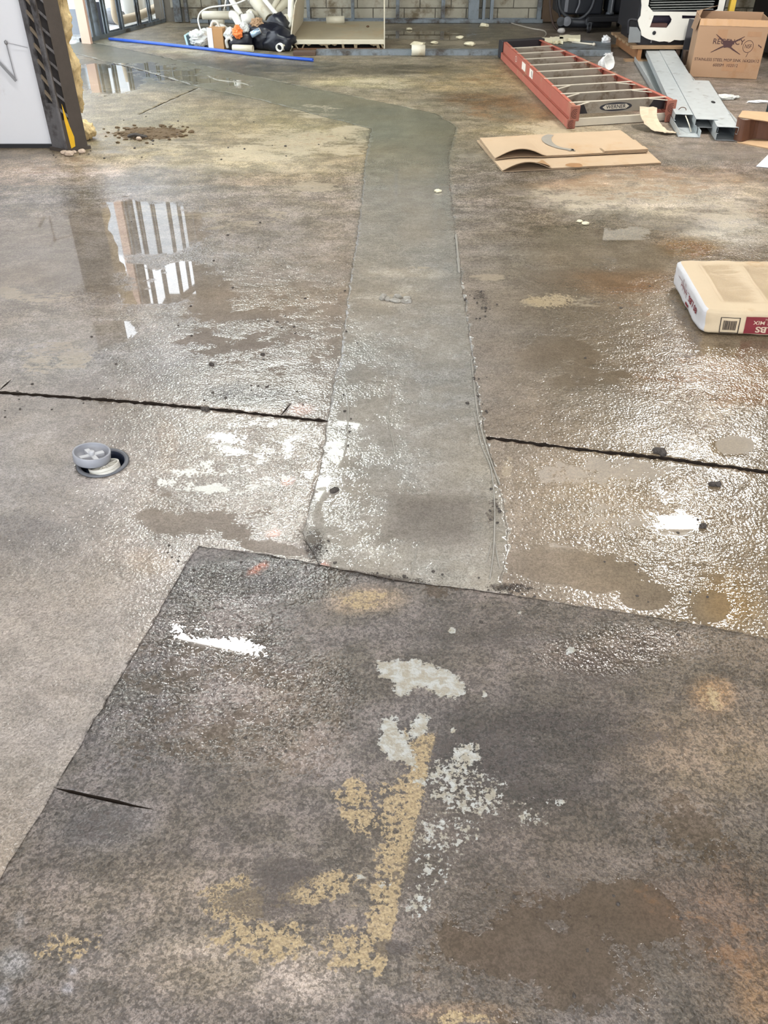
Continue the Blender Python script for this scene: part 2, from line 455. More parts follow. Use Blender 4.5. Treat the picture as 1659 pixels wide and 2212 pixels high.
# the dark foreground patch
P_ = rP[:, None]
base = np.array(S(90, 80, 73)[:3]); C = C * (1 - P_) + base * P_
def pl(col, m): 
    global C
    C = lerp(C, col, m * rP)
pl((84, 78, 74), soft(560, 1230, 240, 60) * .7)
pl((150, 122, 88), soft(800, 1290, 100, 34) * .75)
pl((78, 70, 66), soft(1000, 1350, 300, 60) * .6)
pl((56, 50, 49), soft(1130, 1600, 360, 190) * .85)
pl((120, 104, 92), soft(560, 1560, 230, 170) * .5)
pl((86, 82, 82), soft(230, 1790, 130, 70) * .7)
pl((128, 112, 98), soft(300, 1960, 280, 100) * .55)
pl((140, 124, 108), soft(560, 2130, 420, 90) * .6)
pl((80, 67, 54), soft(1330, 1930, 420, 260) * .8)
pl((78, 64, 51), soft(1200, 2050, 300, 190) * .7)
pl((88, 66, 48), soft(1590, 2010, 130, 240) * .7)
pl((124, 92, 60), soft(1640, 2140, 70, 110) * .7)
pl((92, 66, 48), soft(1480, 1960, 160, 90) * .4)
pl((150, 116, 78), soft(1530, 1500, 60, 50) * .6)
pl((126, 108, 90), soft(1500, 1620, 220, 120) * .5)
pl((132, 100, 66), soft(1000, 2190, 150, 30) * .6)
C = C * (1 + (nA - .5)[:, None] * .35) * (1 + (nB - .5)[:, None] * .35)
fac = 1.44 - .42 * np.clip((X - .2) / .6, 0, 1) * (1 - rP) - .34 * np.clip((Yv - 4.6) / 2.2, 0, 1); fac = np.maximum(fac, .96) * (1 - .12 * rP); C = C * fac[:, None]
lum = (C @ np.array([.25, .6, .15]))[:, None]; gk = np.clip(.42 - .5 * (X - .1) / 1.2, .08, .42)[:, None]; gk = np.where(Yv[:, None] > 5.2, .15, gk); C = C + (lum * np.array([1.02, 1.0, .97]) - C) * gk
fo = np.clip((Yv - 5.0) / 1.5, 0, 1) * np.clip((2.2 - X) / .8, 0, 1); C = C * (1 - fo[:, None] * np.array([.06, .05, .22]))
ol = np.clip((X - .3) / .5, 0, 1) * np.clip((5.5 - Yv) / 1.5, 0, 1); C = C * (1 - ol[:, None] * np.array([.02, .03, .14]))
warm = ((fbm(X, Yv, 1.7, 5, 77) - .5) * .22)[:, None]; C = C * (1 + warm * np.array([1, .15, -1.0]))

C = lerp(C, (196, 112, 84), soft(560, 1226, 30, 9, 30, warp=.8) * .5)
DARK = np.maximum.reduce([soft(1110, 1600, 360, 190) * .52, soft(900, 1870, 130, 130) * .5, soft(560, 1960, 160, 60) * .55, soft(620, 1900, 110, 60) * .62,
    soft(1030, 1360, 260, 40) * .45, soft(1300, 1420, 200, 60) * .5, soft(850, 2050, 60, 26) * .75, soft(240, 1790, 130, 70) * .5, soft(480, 1230, 120, 36) * .45,
    soft(1350, 1590, 160, 30) * .5, soft(1000, 1780, 260, 50) * .5]) * rP
DARK = np.maximum.reduce([DARK, soft(1040, 640, 36, 26) * .4, soft(1075, 1110, 18, 60) * .55, soft(1100, 1270, 60, 12) * .7, soft(800, 1240, 120, 9, -9) * .62, soft(1290, 652, 30, 12) * .5, soft(690, 1180, 26, 36) * .5])
YEL = np.maximum.reduce([polyf([(945, 1582), (918, 1700), (878, 1890), (832, 2112), (800, 2112), (838, 1890), (872, 1720), (900, 1582)], .008, .06) * .58, polyf([(930, 1640), (880, 1890), (832, 2112), (740, 2130), (790, 1880), (800, 1690)], .03, .3) * .46,
    soft(755, 1740, 60, 100, 15) * .44, soft(690, 1930, 130, 50, 20) * .47, soft(520, 1960, 120, 80) * .46, soft(580, 2050, 170, 70) * .42, soft(760, 2060, 90, 80) * .42,
    soft(800, 1290, 90, 30) * .44, soft(1000, 2200, 110, 24) * .47, soft(150, 2060, 130, 50) * .38, soft(1530, 1510, 40, 40) * .42, soft(870, 1620, 60, 80) * .42]) * rP
YEL = np.maximum(YEL, soft(1190, 650, 80, 22) * .5)
WHI = np.maximum.reduce([polyf([(812, 1428), (860, 1424), (905, 1422), (935, 1436), (975, 1448), (995, 1465), (1010, 1488), (990, 1508), (950, 1506), (925, 1484), (900, 1483), (868, 1506), (850, 1496), (852, 1470), (820, 1460)], .018, .12) * .95,
    polyf([(822, 1548), (858, 1546), (860, 1572), (880, 1592), (880, 1566), (905, 1540), (927, 1546), (925, 1572), (905, 1592), (880, 1605), (896, 1640), (900, 1668), (870, 1648), (835, 1640), (815, 1610), (818, 1580)], .018, .12) * .9,
    soft(1000, 1630, 50, 45) * .62, soft(960, 1690, 90, 90) * .54, soft(1010, 1720, 110, 100) * .50, soft(950, 1800, 140, 80) * .46, soft(930, 1860, 110, 140) * .40, soft(1120, 1760, 160, 70) * .36, soft(900, 1690, 40, 16) * .5, soft(1200, 1735, 40, 12) * .55, soft(1140, 1770, 60, 30) * .45,
    soft(1233, 1404, 18, 12, warp=.3) * .8, soft(978, 1362, 12, 12, warp=.3) * .8, soft(1045, 1499, 12, 10, warp=.3) * .8, soft(978, 1577, 9, 10, warp=.2) * .9,
    soft(925, 1870, 16, 20, warp=.3) * .6, soft(900, 1960, 60, 50) * .46, soft(830, 1910, 30, 14) * .5, soft(780, 1893, 16, 8, warp=.3) * .7,
    soft(1120, 1324, 12, 7, warp=.3) * .7]) * rP
C = lerp(C, (138, 136, 138), np.maximum.reduce([soft(30, 2085, 46, 42, warp=.6) * .7, soft(146, 2137, 17, 15, warp=.4) * .7, soft(10, 2150, 22, 40) * .6, soft(157, 2095, 10, 12, warp=.3) * .6, soft(45, 1990, 12, 24) * .4]))
PALE = np.maximum.reduce([soft(560, 310, 420, 55) * .47, soft(760, 280, 90, 16) * .55, soft(700, 235, 120, 22) * .5, soft(830, 175, 120, 12) * .5, soft(1230, 275, 160, 20) * .5, soft(1350, 420, 300, 46) * .5,
    soft(1560, 470, 140, 60) * .52, soft(330, 460, 110, 30) * .48, soft(700, 400, 90, 24) * .5, soft(480, 470, 200, 34) * .42, soft(90, 640, 130, 26) * .47, soft(20, 630, 40, 24) * .55, soft(880, 580, 110, 13) * .52, soft(850, 645, 70, 16) * .55,
    soft(1060, 600, 60, 12) * .5, soft(1180, 650, 80, 20) * .52, soft(130, 770, 140, 50) * .40, soft(420, 100, 260, 10) * .5, soft(950, 92, 160, 10) * .55, soft(1560, 880, 120, 50) * .42, soft(1270, 650, 70, 16) * .45, soft(1100, 1010, 22, 40) * .5])
PALE = np.where(rT > .5, PALE * .7, PALE)
WATER = np.maximum.reduce([soft(100, 540, 230, 105, warp=.5) * .86, soft(300, 480, 190, 80, warp=.7) * .84, soft(330, 600, 260, 80) * .66, soft(520, 700, 280, 120) * .46, soft(150, 720, 200, 60) * .5,
    soft(230, 165, 110, 42, warp=.6) * .9, soft(400, 165, 200, 26, -8) * .62, soft(1270, 530, 190, 62) * .80, soft(1390, 560, 90, 50, warp=.4) * .84, soft(1250, 600, 220, 30) * .6, soft(880, 480, 100, 60) * .72, soft(880, 400, 100, 70) * .6,
    polyf([(275, 1112), (330, 1098), (400, 1104), (450, 1092), (520, 1098), (548, 1150), (450, 1150), (350, 1142)], .05, .8) * .86, soft(600, 1185, 100, 18, -8, warp=.3) * .9, soft(450, 1055, 46, 12, warp=.4) * .7, soft(696, 1060, 20, 40, warp=.4) * .86, soft(690, 1120, 16, 50, warp=.3) * .86, soft(800, 1236, 130, 6, -9, warp=.2) * .55,
    polyf([(848, 1064), (1042, 1072), (1035, 1178), (828, 1168)], .04, .5) * .84, soft(1230, 780, 200, 90) * .48, soft(1300, 1020, 220, 50) * .5, soft(1250, 1230, 200, 70) * .64, soft(1390, 1290, 80, 40, warp=.5) * .82, soft(1590, 962, 62, 26, warp=.4) * .84, soft(1460, 1130, 80, 46) * .62, soft(1530, 1310, 60, 50, warp=.4) * .72,
    soft(1280, 2050, 430, 240) * .60, soft(1150, 2060, 200, 90) * .68, soft(1500, 1800, 200, 120) * .5, soft(960, 1275, 60, 26) * .55, soft(480, 1392, 170, 26, -6, warp=.5) * .60, soft(560, 1600, 200, 120) * .40, soft(900, 75, 140, 14) * .8, soft(720, 740, 70, 170) * .45])
WATER = np.maximum(WATER, .38 * np.clip(np.maximum.reduce([soft(520, 1010, 270, 170), soft(1430, 1100, 300, 240), soft(500, 1520, 330, 260) * rP, soft(560, 700, 300, 200) * .9]), 0, 1))
WATER = np.clip(np.where(rT > .5, np.maximum(WATER, (.30 + .25 * nB) * np.clip((5.2 - Yv) / 1.5, 0, 1)), WATER), 0, 1)
DRY = np.clip(np.maximum.reduce([np.clip((Yv - 4.2) / 2.5, 0, 1) * .62 * (1 - np.clip(WATER * 1.5 - .45, 0, 1)), .58 * rP * (1 - np.clip(soft(480, 1450, 320, 240) + soft(1320, 1390, 240, 60) * .8 + soft(560, 1240, 260, 60), 0, 1)), soft(80, 1480, 330, 420) * .55 * (1 - rP), soft(420, 335, 480, 50) * .9, soft(1400, 420, 360, 60), soft(1500, 480, 200, 40) * .8, soft(1050, 175, 200, 40) * .6, soft(420, 105, 260, 12) * .7, soft(1300, 300, 300, 70) * .8, soft(1560, 200, 180, 60) * .8, soft(700, 290, 150, 60) * .7, soft(450, 2150, 500, 70) * .6]), 0, 1)
DARK = DARK * .98; YEL = YEL * 1.22; PALE = PALE * 1.34
RELIEF = .30 + .25 * nA
RELIEF = np.maximum.reduce([RELIEF, soft(520, 1010, 250, 150) * .8, soft(1420, 1120, 280, 210) * .72, soft(1540, 880, 180, 90) * .75, soft(500, 1480, 330, 260) * 1.05 * rP, soft(560, 1240, 240, 60) * .95 * rP, soft(690, 1170, 60, 60) * 1.0,
    rP * .62, soft(520, 850, 160, 36) * .7, soft(130, 1450, 380, 420) * 1.1, soft(760, 1020, 110, 130) * .5, soft(600, 2140, 500, 90) * .8 * rP])
RELIEF *= 1 - .7 * np.clip(soft(1250, 2000, 330, 140), 0, 1)
GRIT = np.clip(np.maximum.reduce([soft(1040, 650, 30, 40) * .6, soft(1025, 800, 20, 150) * .5, soft(690, 1180, 40, 60) * .8, soft(850, 1245, 180, 14, -8) * .8, soft(1110, 1275, 80, 16) * .8, soft(320, 285, 70, 16) * .8, soft(520, 860, 130, 34) * .5]), 0, 1)

RUST = np.maximum.reduce([soft(1400, 405, 300, 50) * .50, soft(1330, 330, 200, 40) * .42, soft(1130, 240, 200, 34) * .46, soft(1500, 545, 90, 30) * .56, soft(1400, 640, 160, 60) * .46, soft(1450, 780, 140, 80) * .48, soft(1570, 830, 130, 70) * .48, soft(330, 292, 200, 26) * .44, soft(120, 360, 160, 30) * .40, soft(1590, 2010, 120, 230) * .5, soft(1450, 1960, 160, 80) * .42, soft(640, 300, 160, 30) * .36, soft(300, 440, 160, 30) * .40, soft(1050, 165, 160, 20) * .42])
FLAKE = np.clip(rP * .9 + (1 - rT) * .75 * np.clip((Yv - 3.4) / 1.5, 0, 1) + .25 + soft(150, 700, 260, 130) * .4 + soft(1400, 430, 330, 80) * .5 + soft(500, 330, 450, 80) * .4, 0, 1) * (1 - .8 * np.clip(soft(1280, 2020, 330, 170), 0, 1))
outside_m = (X < -3.40 + (Yv - 10.63) * .323 - .08) & (Yv > 6.3)
C[outside_m] = np.array(S(205, 205, 202)[:3])

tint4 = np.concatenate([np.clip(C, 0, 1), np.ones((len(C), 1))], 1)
FIELD = dict(water=WATER, relief=RELIEF, dark=DARK, yellow=YEL, white=WHI, pale=PALE, dry=DRY, grit=GRIT, flake=FLAKE, rust=RUST)

def make_floor_mat():
    N = NT('wet_concrete'); b = N.bsdf
    pos = N.node('ShaderNodeNewGeometry').outputs['Position']
    tint = N.attr('tint', True)
    A = N.noise(pos, 9, 6, .62); B = N.noise(pos, 48, 5, .66, .3); D = N.noise(pos, 170, 3, .6); E_ = N.noise(N.scalevec(pos, (8, 22, 8)), 1.0, 6, .7, .4)
    G = N.noise(pos, 40, 6, .72); K = N.noise(pos, 100, 4, .66); Hs = N.noise(pos, 112, 1.5, .4, .3); Hl = N.noise(pos, 24, 1, .4); Hd = N.noise(pos, 240, 1, .4)
    dryA, rel, wat = N.attr('dry'), N.attr('relief'), N.attr('water')
    sub_ = lambda v, k: N.math('MULTIPLY', N.math('SUBTRACT', v, .5), k)
    add = lambda *v: v[0] if len(v) == 1 else N.math('ADD', v[0], add(*v[1:]))
    Hg = N.noise(pos, 140, 2, .45)
    Aw = N.noise(pos, 7, 3, .5)
    # relief of the wet concrete in metres, measured from the level of the water lying on it
    hc = add(N.math('MULTIPLY', rel, add(sub_(Hs, .0046), sub_(Hl, .0050), sub_(Hd, .0006))), sub_(Aw, .0045), N.math('MULTIPLY_ADD', wat, -.0060, .0026))
    hf = add(N.math('SMOOTH_MAX', hc, 0.0, .0004), N.math('MULTIPLY', N.math('MAXIMUM', hc, 0.0), 0.0))
    under = N.step(hc, .0004, -.0002)
    # colour
    mott = N.math('MULTIPLY_ADD', add(sub_(A, .7), sub_(B, .9), sub_(D, 1.1), sub_(K, .6)), 1.0, 1.0)
    cm = N.node('ShaderNodeCombineColor')
    for i in range(3): N.put(cm.inputs[i], mott)
    col = N.mix(1.0, tint, cm.outputs[0], 'MULTIPLY')
    fl = N.step(add(G, sub_(A, .5), sub_(K, .9)), .46, .54)
    fm = N.math('MULTIPLY_ADD', fl, .46, .74); cf = N.node('ShaderNodeCombineColor')
    for i in range(3): N.put(cf.inputs[i], fm)
    col = N.mix(N.attr('flake'), col, N.mix(1.0, col, cf.outputs[0], 'MULTIPLY'))
    Mm = N.noise(N.scalevec(pos, (4.2, 6.5, 4)), 1.0, 7, .74, .2)
    fm2 = N.math('MULTIPLY_ADD', N.step(Mm, .40, .60), .50, .74); cf2 = N.node('ShaderNodeCombineColor')
    N.put(cf2.inputs[0], fm2); N.put(cf2.inputs[1], fm2); N.put(cf2.inputs[2], N.math('POWER', fm2, 1.25))
    col = N.mix(N.math('MULTIPLY', N.attr('flake'), .8), col, N.mix(1.0, col, cf2.outputs[0], 'MULTIPLY'))
    gk = N.step(add(K, sub_(D, .8)), .47, .53); fm3 = N.math('MULTIPLY_ADD', gk, .34, .80); cf3 = N.node('ShaderNodeCombineColor')
    for i in range(3): N.put(cf3.inputs[i], fm3)
    col = N.mix(N.math('MULTIPLY_ADD', N.attr('flake'), .65, .3), col, N.mix(1.0, col, cf3.outputs[0], 'MULTIPLY'))
    pits = N.step(add(K, sub_(D, .7)), .60, .66)
    col = N.mix(N.math('MULTIPLY', pits, .62), col, S(58, 50, 46))
    pale = N.step(add(N.attr('pale'), sub_(E_, 1.5), sub_(G, .9)), .50, .64)
    col = N.mix(N.math('MULTIPLY', pale, .7), col, N.mix(.35, S(182, 169, 147), tint))
    rust = N.step(add(N.attr('rust'), sub_(E_, 1.3), sub_(G, 1.1)), .44, .62)
    col = N.mix(N.math('MULTIPLY', rust, .62), col, N.mix(K, S(106, 76, 48), S(138, 104, 72)))
    yel = N.step(add(N.attr('yellow'), sub_(G, 1.5), sub_(K, 1.1)), .46, .54)
    ycol = N.mix(N.step(D, .35, .7), S(140, 122, 94), S(182, 162, 124))
    col = N.mix(N.math('MULTIPLY', yel, .85), col, ycol)
    dark = N.step(add(N.attr('dark'), sub_(G, 1.7), sub_(K, 1.2)), .45, .55)
    col = N.mix(N.math('MULTIPLY', dark, .75), col, N.mix(D, S(48, 43, 42), S(80, 71, 67)))
    whi = N.step(add(N.attr('white'), sub_(G, .9), sub_(K, 1.2)), .485, .515)
    wcol = N.mix(N.step(B, .4, .62), S(150, 144, 130), S(172, 174, 172))
    col = N.mix(whi, col, wcol)
    grit = N.step(add(N.attr('grit'), sub_(D, 1.6), sub_(B, .8)), .70, .80)
    col = N.mix(N.math('MULTIPLY', grit, .8), col, S(52, 46, 42))
    # muddy water softens what lies under it
    mud = N.mix(.55, tint, S(122, 110, 96))
    col = N.mix(N.math('MULTIPLY', under, .34), col, mud)
    N.put(b.inputs['Base Color'], col)
    rw = N.math('MULTIPLY_ADD', D, .10, .03)
    rd = N.math('MULTIPLY_ADD', dryA, .5, rw)
    r = N.math('MULTIPLY_ADD', under, N.math('SUBTRACT', .02, rd), rd)
    r = N.math('MAXIMUM', r, N.math('MULTIPLY', N.math('MAXIMUM', whi, yel), .38))
    N.put(b.inputs['Roughness'], r)
    b.inputs['IOR'].default_value = 1.5
    N.put(b.inputs['Specular IOR Level'], N.math('MULTIPLY_ADD', dryA, -.45, .82))
    N.bump(add(hf, N.math('MULTIPLY', whi, .0006), N.math('MULTIPLY', N.math('MULTIPLY', dryA, N.math('SUBTRACT', 1.0, under)), sub_(Hg, .0052)), N.math('MULTIPLY', grit, .002)), 1.0, 1.0)
    return N.m
FLOOR_MAT = make_floor_mat()


EDGE_MAT = mat('slab_edge_mud', S(44, 38, 34), 1.0, var=.3, scale=30, spec=.05)
floor = structure('floor')
ZOFF = dict(trench=.0006, patch=-.0005, left_far=0.0, left_near=-.0001, right_far=0.0, right_near=-.0001, groove=-.03)
def floor_piece(name, rg, z, m, skirt=True, kind=None):
    T = FT[region == rg]
    if not len(T): return
    uid, inv = np.unique(T, return_inverse=True); inv = inv.reshape(-1, 3)
    P = np.column_stack([FV[uid], np.full(len(uid), z)])
    fl = (P[inv[:, 1], 0] - P[inv[:, 0], 0]) * (P[inv[:, 2], 1] - P[inv[:, 0], 1]) - (P[inv[:, 1], 1] - P[inv[:, 0], 1]) * (P[inv[:, 2], 0] - P[inv[:, 0], 0])
    inv[fl < 0] = inv[fl < 0][:, ::-1]
    n0 = len(uid); src = uid
    faces = inv
    if skirt:                                           # side walls of the slab
        E = np.concatenate([inv[:, [0, 1]], inv[:, [1, 2]], inv[:, [2, 0]]])
        key = E.min(1).astype(np.int64) * n0 + E.max(1); _, idx, cnt = np.unique(key, return_index=True, return_counts=True)
        B = E[idx[cnt == 1]]; bu = np.unique(B); mp = np.full(n0, -1); mp[bu] = np.arange(len(bu)) + n0
        low = P[bu].copy(); low[:, 2] = -.05; P = np.concatenate([P, low]); src = np.concatenate([uid, uid[bu]])
        q1 = np.stack([B[:, 1], B[:, 0], mp[B[:, 0]]], 1); q2 = np.stack([B[:, 1], mp[B[:, 0]], mp[B[:, 1]]], 1)
        faces = np.concatenate([inv, q1, q2])
    me = bpy.data.meshes.new(name)
    me.vertices.add(len(P)); me.vertices.foreach_set('co', P.astype(np.float32).ravel())
    me.loops.add(faces.size); me.loops.foreach_set('vertex_index', faces.astype(np.int32).ravel())
    me.polygons.add(len(faces)); me.polygons.foreach_set('loop_start', np.arange(0, faces.size, 3, dtype=np.int32))
    me.update(calc_edges=True)
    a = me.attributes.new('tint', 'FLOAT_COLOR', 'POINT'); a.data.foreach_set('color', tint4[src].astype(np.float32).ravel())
    for k, v in FIELD.items():
        a = me.attributes.new(k, 'FLOAT', 'POINT'); a.data.foreach_set('value', v[src].astype(np.float32))
    me.materials.append(m)
    if skirt:
        me.materials.append(EDGE_MAT); mi = np.zeros(len(faces), np.int32); mi[len(inv):] = 1; me.polygons.foreach_set('material_index', mi)
    o = bpy.data.objects.new(name, me); COL.objects.link(o); o.parent = floor
    if kind: o['kind'] = kind
    return o
for rg in ('left_far', 'left_near', 'right_far', 'right_near', 'patch'):
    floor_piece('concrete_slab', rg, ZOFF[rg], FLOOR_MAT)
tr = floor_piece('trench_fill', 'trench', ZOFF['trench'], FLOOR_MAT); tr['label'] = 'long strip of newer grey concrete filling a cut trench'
gr = floor_piece('joint_mud', 'groove', ZOFF['groove'], mat('joint_mud', S(26, 23, 21), .5, bump=.004, scale=30), skirt=False)
b = MB(); b.box(-5.6, 5.6, -4.5, YN - .06, -.05, 0)
b.build('concrete_slab', mat('plain_concrete', S(140, 128, 116), .45, bump=.002), floor)
# ------------------------------------------------------------------ ROOM SHELL
galv = mat('galvanised_steel', S(188, 194, 196), .42, .35, var=.18, scale=16, dirt=S(150, 152, 152), dirt_amt=.2)
galv_old = mat('weathered_galvanised_steel', S(122, 130, 136), .5, .3, var=.25, scale=9, dirt=S(70, 62, 54), dirt_amt=.6)
cmu = mat('concrete_block', S(166, 160, 144), .9, var=.18, scale=9, bump=.002, dirt=S(110, 98, 78), dirt_amt=.5)
mortar = mat('mortar', S(112, 106, 96), .95, var=.2, scale=20, bump=.001)
CEIL = 3.55

wb = structure('wall_back', (0, 12.32, 0))
b = MB(); b.box(-2.95, 5.6, 12.335, 12.5, 0, CEIL + .22); b.build('mortar_bed', mortar, wb)
bw, bh, proto = .4, .2, None
for row in range(3):
    for k in range(-7, 12):
        x0 = k * bw + (.0 if row % 2 else bw / 2) + .06
        z0, z1 = (.004, .145) if row == 0 else (.155 + (row - 1) * bh, .155 + (row - 1) * bh + .19)
        r = random.Random(k * 7 + row)
        b = MB(); b.box(x0 + .005, x0 + bw - .005, 12.318 + r.uniform(-.003, .003), 12.34, z0, z1); b.build('concrete_block', cmu, wb, bevel=.004)
b = MB(); row = 3
while .155 + (row - 1) * bh + .19 < CEIL:
    for k in range(-7, 14):
        x0 = k * bw + (.0 if row % 2 else bw / 2) + .06
        b.box(x0 + .005, x0 + bw - .005, 12.32 + random.uniform(-.003, .003), 12.34, .155 + (row - 1) * bh, .155 + (row - 1) * bh + .19)
    row += 1
for row in range(3):
    for k in [12, 13]:
        x0 = k * bw + (.0 if row % 2 else bw / 2) + .06
        z0, z1 = (.004, .145) if row == 0 else (.155 + (row - 1) * bh, .155 + (row - 1) * bh + .19)
        b.box(x0 + .005, x0 + bw - .005, 12.32, 12.34, z0, z1)
b.build('block_courses', cmu, wb, kind='stuff')

def stud(parent, x, y, w, d, z0, z1, ang=0.0, m=None, name='stud', dirn=1):
    """steel C stud standing at x, y: web w wide, flanges d deep, turned by ang"""
    M = Matrix.Rotation(ang, 4, 'Z'); o = Vector((x, y, 0)); b = MB(); t = .004
    def bx(x0, x1, y0, y1):
        q = [(x0, y0, z0), (x1, y0, z0), (x1, y1, z0), (x0, y1, z0), (x0, y0, z1), (x1, y0, z1), (x1, y1, z1), (x0, y1, z1)]
        b.hexa([o + M @ Vector(v) for v in q])
    bx(-w / 2, w / 2, 0, t); s = w / 2
    bx(-s, -s + t, t, d); bx(s - t, s, t, d); bx(-s + t, -s + .014, d - t, d); bx(s - .014, s - t, d - t, d)
    return b.build(name, m or galv_old, parent)
for px, w, a in [(383, .09, 1.57), (402, .04, 1.57), (476, .035, 1.57), (493, .035, 1.57), (666, .04, 1.57), (762, .04, 1.57), (859, .045, 1.57), (957, .045, 1.57), (1023, .13, 0), (1045, .035, 1.57), (1062, .04, 1.57), (1165, .05, 1.57)]:
    x = atY(px, 25, 12.2).x
    stud(wb, x, 12.19, w, .09 if a == 0 else .07, .012, CEIL - .02, a if a == 0 else 0.0)
b = MB(); x0, x1 = atY(412, 50, 12.17).x, atY(1172, 50, 12.17).x
b.box(x0, x1, 12.16, 12.29, 0, .004); b.box(x0, x1, 12.16, 12.165, 0, .045); b.box(x0, x1, 12.285, 12.29, 0, .045)
b.build('floor_track', galv_old, wb)
b = MB(); b.box(x0, x1, 12.16, 12.29, CEIL - .05, CEIL - .005); b.build('top_track', galv_old, wb)
# brown sheathing at the corner behind the machine
b = MB(); b.box(atY(1170, 40, 12.2).x, atY(1240, 40, 12.2).x, 12.21, 12.23, .01, 2.4); b.build('plywood_sheet', mat('dirty_plywood', S(104, 84, 66), .8, var=.3, scale=6), wb)

wl = structure('wall_left', (-3.1, 11.5, 0))
A0, A1 = Vector((-3.40, 10.63, 0)), Vector((-2.86, 12.30, 0)); dl = (A1 - A0); ang = math.atan2(dl.y, dl.x)
b = MB(); b.bar(A0 + Vector((0, 0, .002)), A1 + Vector((0, 0, .002)), .10, .004); sd = Vector((dl.y, -dl.x, 0)).normalized() * .05
for q in (sd, -sd): b.bar(A0 + q + Vector((0, 0, .02)), A1 + q + Vector((0, 0, .02)), .004, .04)
b.build('floor_track', galv_old, wl)
b = MB(); b.bar(A0 + Vector((0, 0, CEIL - .03)), A1 + Vector((0, 0, CEIL - .03)), .10, .04); b.build('top_track', galv_old, wl)
def along(px):                     # how far along the wall foot a reference column lies
    lo, hi = 0.0, 1.2
    for _ in range(40):
        m = (lo + hi) / 2; p = A0 + dl * m; dz = -CAM_H; d = p.y * _c - dz * _s
        if 829.5 + FPX * p.x / d < px: lo = m
        else: hi = m
    return lo
for px, w in ((204, .055), (216, .05), (235, .055), (267, .055), (304, .045), (328, .04), (357, .06), (376, .06)):
    p = A0 + dl * along(px)
    stud(wl, p.x, p.y, w, .035, .005, CEIL - .05, ang + math.pi / 2)
b = MB(); p = A0 + Vector((.06, -.06, 0)); b.bar(p + Vector((0, 0, 0)), p + Vector((0, 0, CEIL - .02)), .115, .04, up=(dl.x, dl.y, 0)); b.build('door_post', mat('pink_primed_wood', S(226, 190, 170), .7, var=.08), wl)
for px in (196, 211):
    p = A0 + dl * along(px); b = MB(); b.bar(p, p + Vector((0, 0, CEIL - .05)), .035, .11, up=(dl.y, -dl.x, 0)); b.build('cripple_stud', galv_old, wl)

wr = structure('wall_right', (5.5, 4, 0)); b = MB(); b.box(5.45, 5.6, -4.5, 12.5, 0, CEIL + .22); b.build('wall_surface', mat('dark_block_wall', S(120, 110, 98), .9, var=.2, scale=3), wr)
wf = structure('wall_left_near', (-5.5, 0, 0)); b = MB(); b.box(-5.6, -5.45, -4.5, 6.0, 0, CEIL + .22); b.build('wall_surface', mat('pale_block_wall', S(196, 192, 186), .85, var=.12, scale=3), wf)

# ceiling: sheet deck on steel beams
ce = structure('ceiling', (0, 4, CEIL))
b = MB(); b.box(-5.6, 5.6, -4.5, 6.2, CEIL + .22, CEIL + .3); b.box(-3.45, 5.6, 6.2, 12.5, CEIL + .22, CEIL + .3); b.build('roof_deck', mat('grey_roof_deck', S(142, 136, 128), .8, var=.2, scale=2), ce)
for k, y in enumerate([-3.2, -.9, 1.4, 3.7, 6.0, 8.3, 10.6]):
    b = MB(); xl = -5.5 if y < 6.1 else -3.4; b.box(xl, 5.5, y - .06, y + .06, CEIL + .19, CEIL + .215); b.box(xl, 5.5, y - .008, y + .008, CEIL + .0, CEIL + .19); b.box(xl, 5.5, y - .06, y + .06, CEIL - .02, CEIL + .0)
    b.build('roof_beam', mat('grey_beam', S(120, 112, 104), .7, var=.2), ce)

# lamps under the beams
def lamp(name, a, bb, w, col, k, label, top=CEIL + .215):
    a, bb = Vector(a), Vector(bb); mid = (a + bb) / 2
    t = thing(name, (mid.x, mid.y, CEIL - .03), label, 'ceiling lamp')
    m = MB(); m.bar(a, bb, w + .03, .05); m.build('housing', mat('white_lamp_housing', S(225, 225, 222), .5), t)
    d = Vector((0, 0, -.0285)); e = MB(); e.bar(a + d + (bb - a) * .02, bb + d - (bb - a) * .02, w, .006)
    mm = mat('lit_diffuser_' + name + label[:12], (.9, .9, .88, 1), .4, emit=(col, LAMP_STRENGTH * k)); e.build('diffuser', mm, t)
    for s in (.2, .8):
        m = MB(); q = a + (bb - a) * s; m.box(q.x - .006, q.x + .006, q.y - .006, q.y + .006, a.z + .02, top); m.build('hanger', galv, t)
    return t
zl = CEIL - .05
cool, warmc, neut = (.93, 1.0, .94, 1), (1.0, .96, .90, 1), (1, .98, .95, 1)
lamp('strip_lamp', (-1.95, 4.88, zl), (-.66, 4.52, zl), .13, neut, 2.4, 'white strip lamp hanging above the rough foreground slab')
lamp('bay_lamp', (2.58, 6.3, zl - .08), (3.14, 6.3, zl - .08), .42, warmc, 6.0, 'compact warm lamp hanging above the red ladder', zl - .03)
lamp('panel_lamp', (-2.35, 7.75, zl), (-.45, 7.25, zl), 1.7, cool, .20, 'broad greenish-white panel lamp hanging over the drain cap aisle')
lamp('panel_lamp', (1.5, 6.9, zl), (4.2, 6.9, zl), 2.0, warmc, .06, 'broad warm dim panel lamp hanging above the steel studs')
for x, y in [(-2.6, 1.2), (0, .9), (2.7, 1.4), (-2.6, -2), (0.2, -2.2), (2.7, -2), (4.0, 9.3)]:  # unseen strip lamps added to brighten the room overall
    lamp('strip_lamp', (x - .6, y, zl), (x + .6, y, zl), .15, neut, 1.0, 'white strip lamp under the roof beams, outside the view')['group'] = 'added strip lamps out of view'

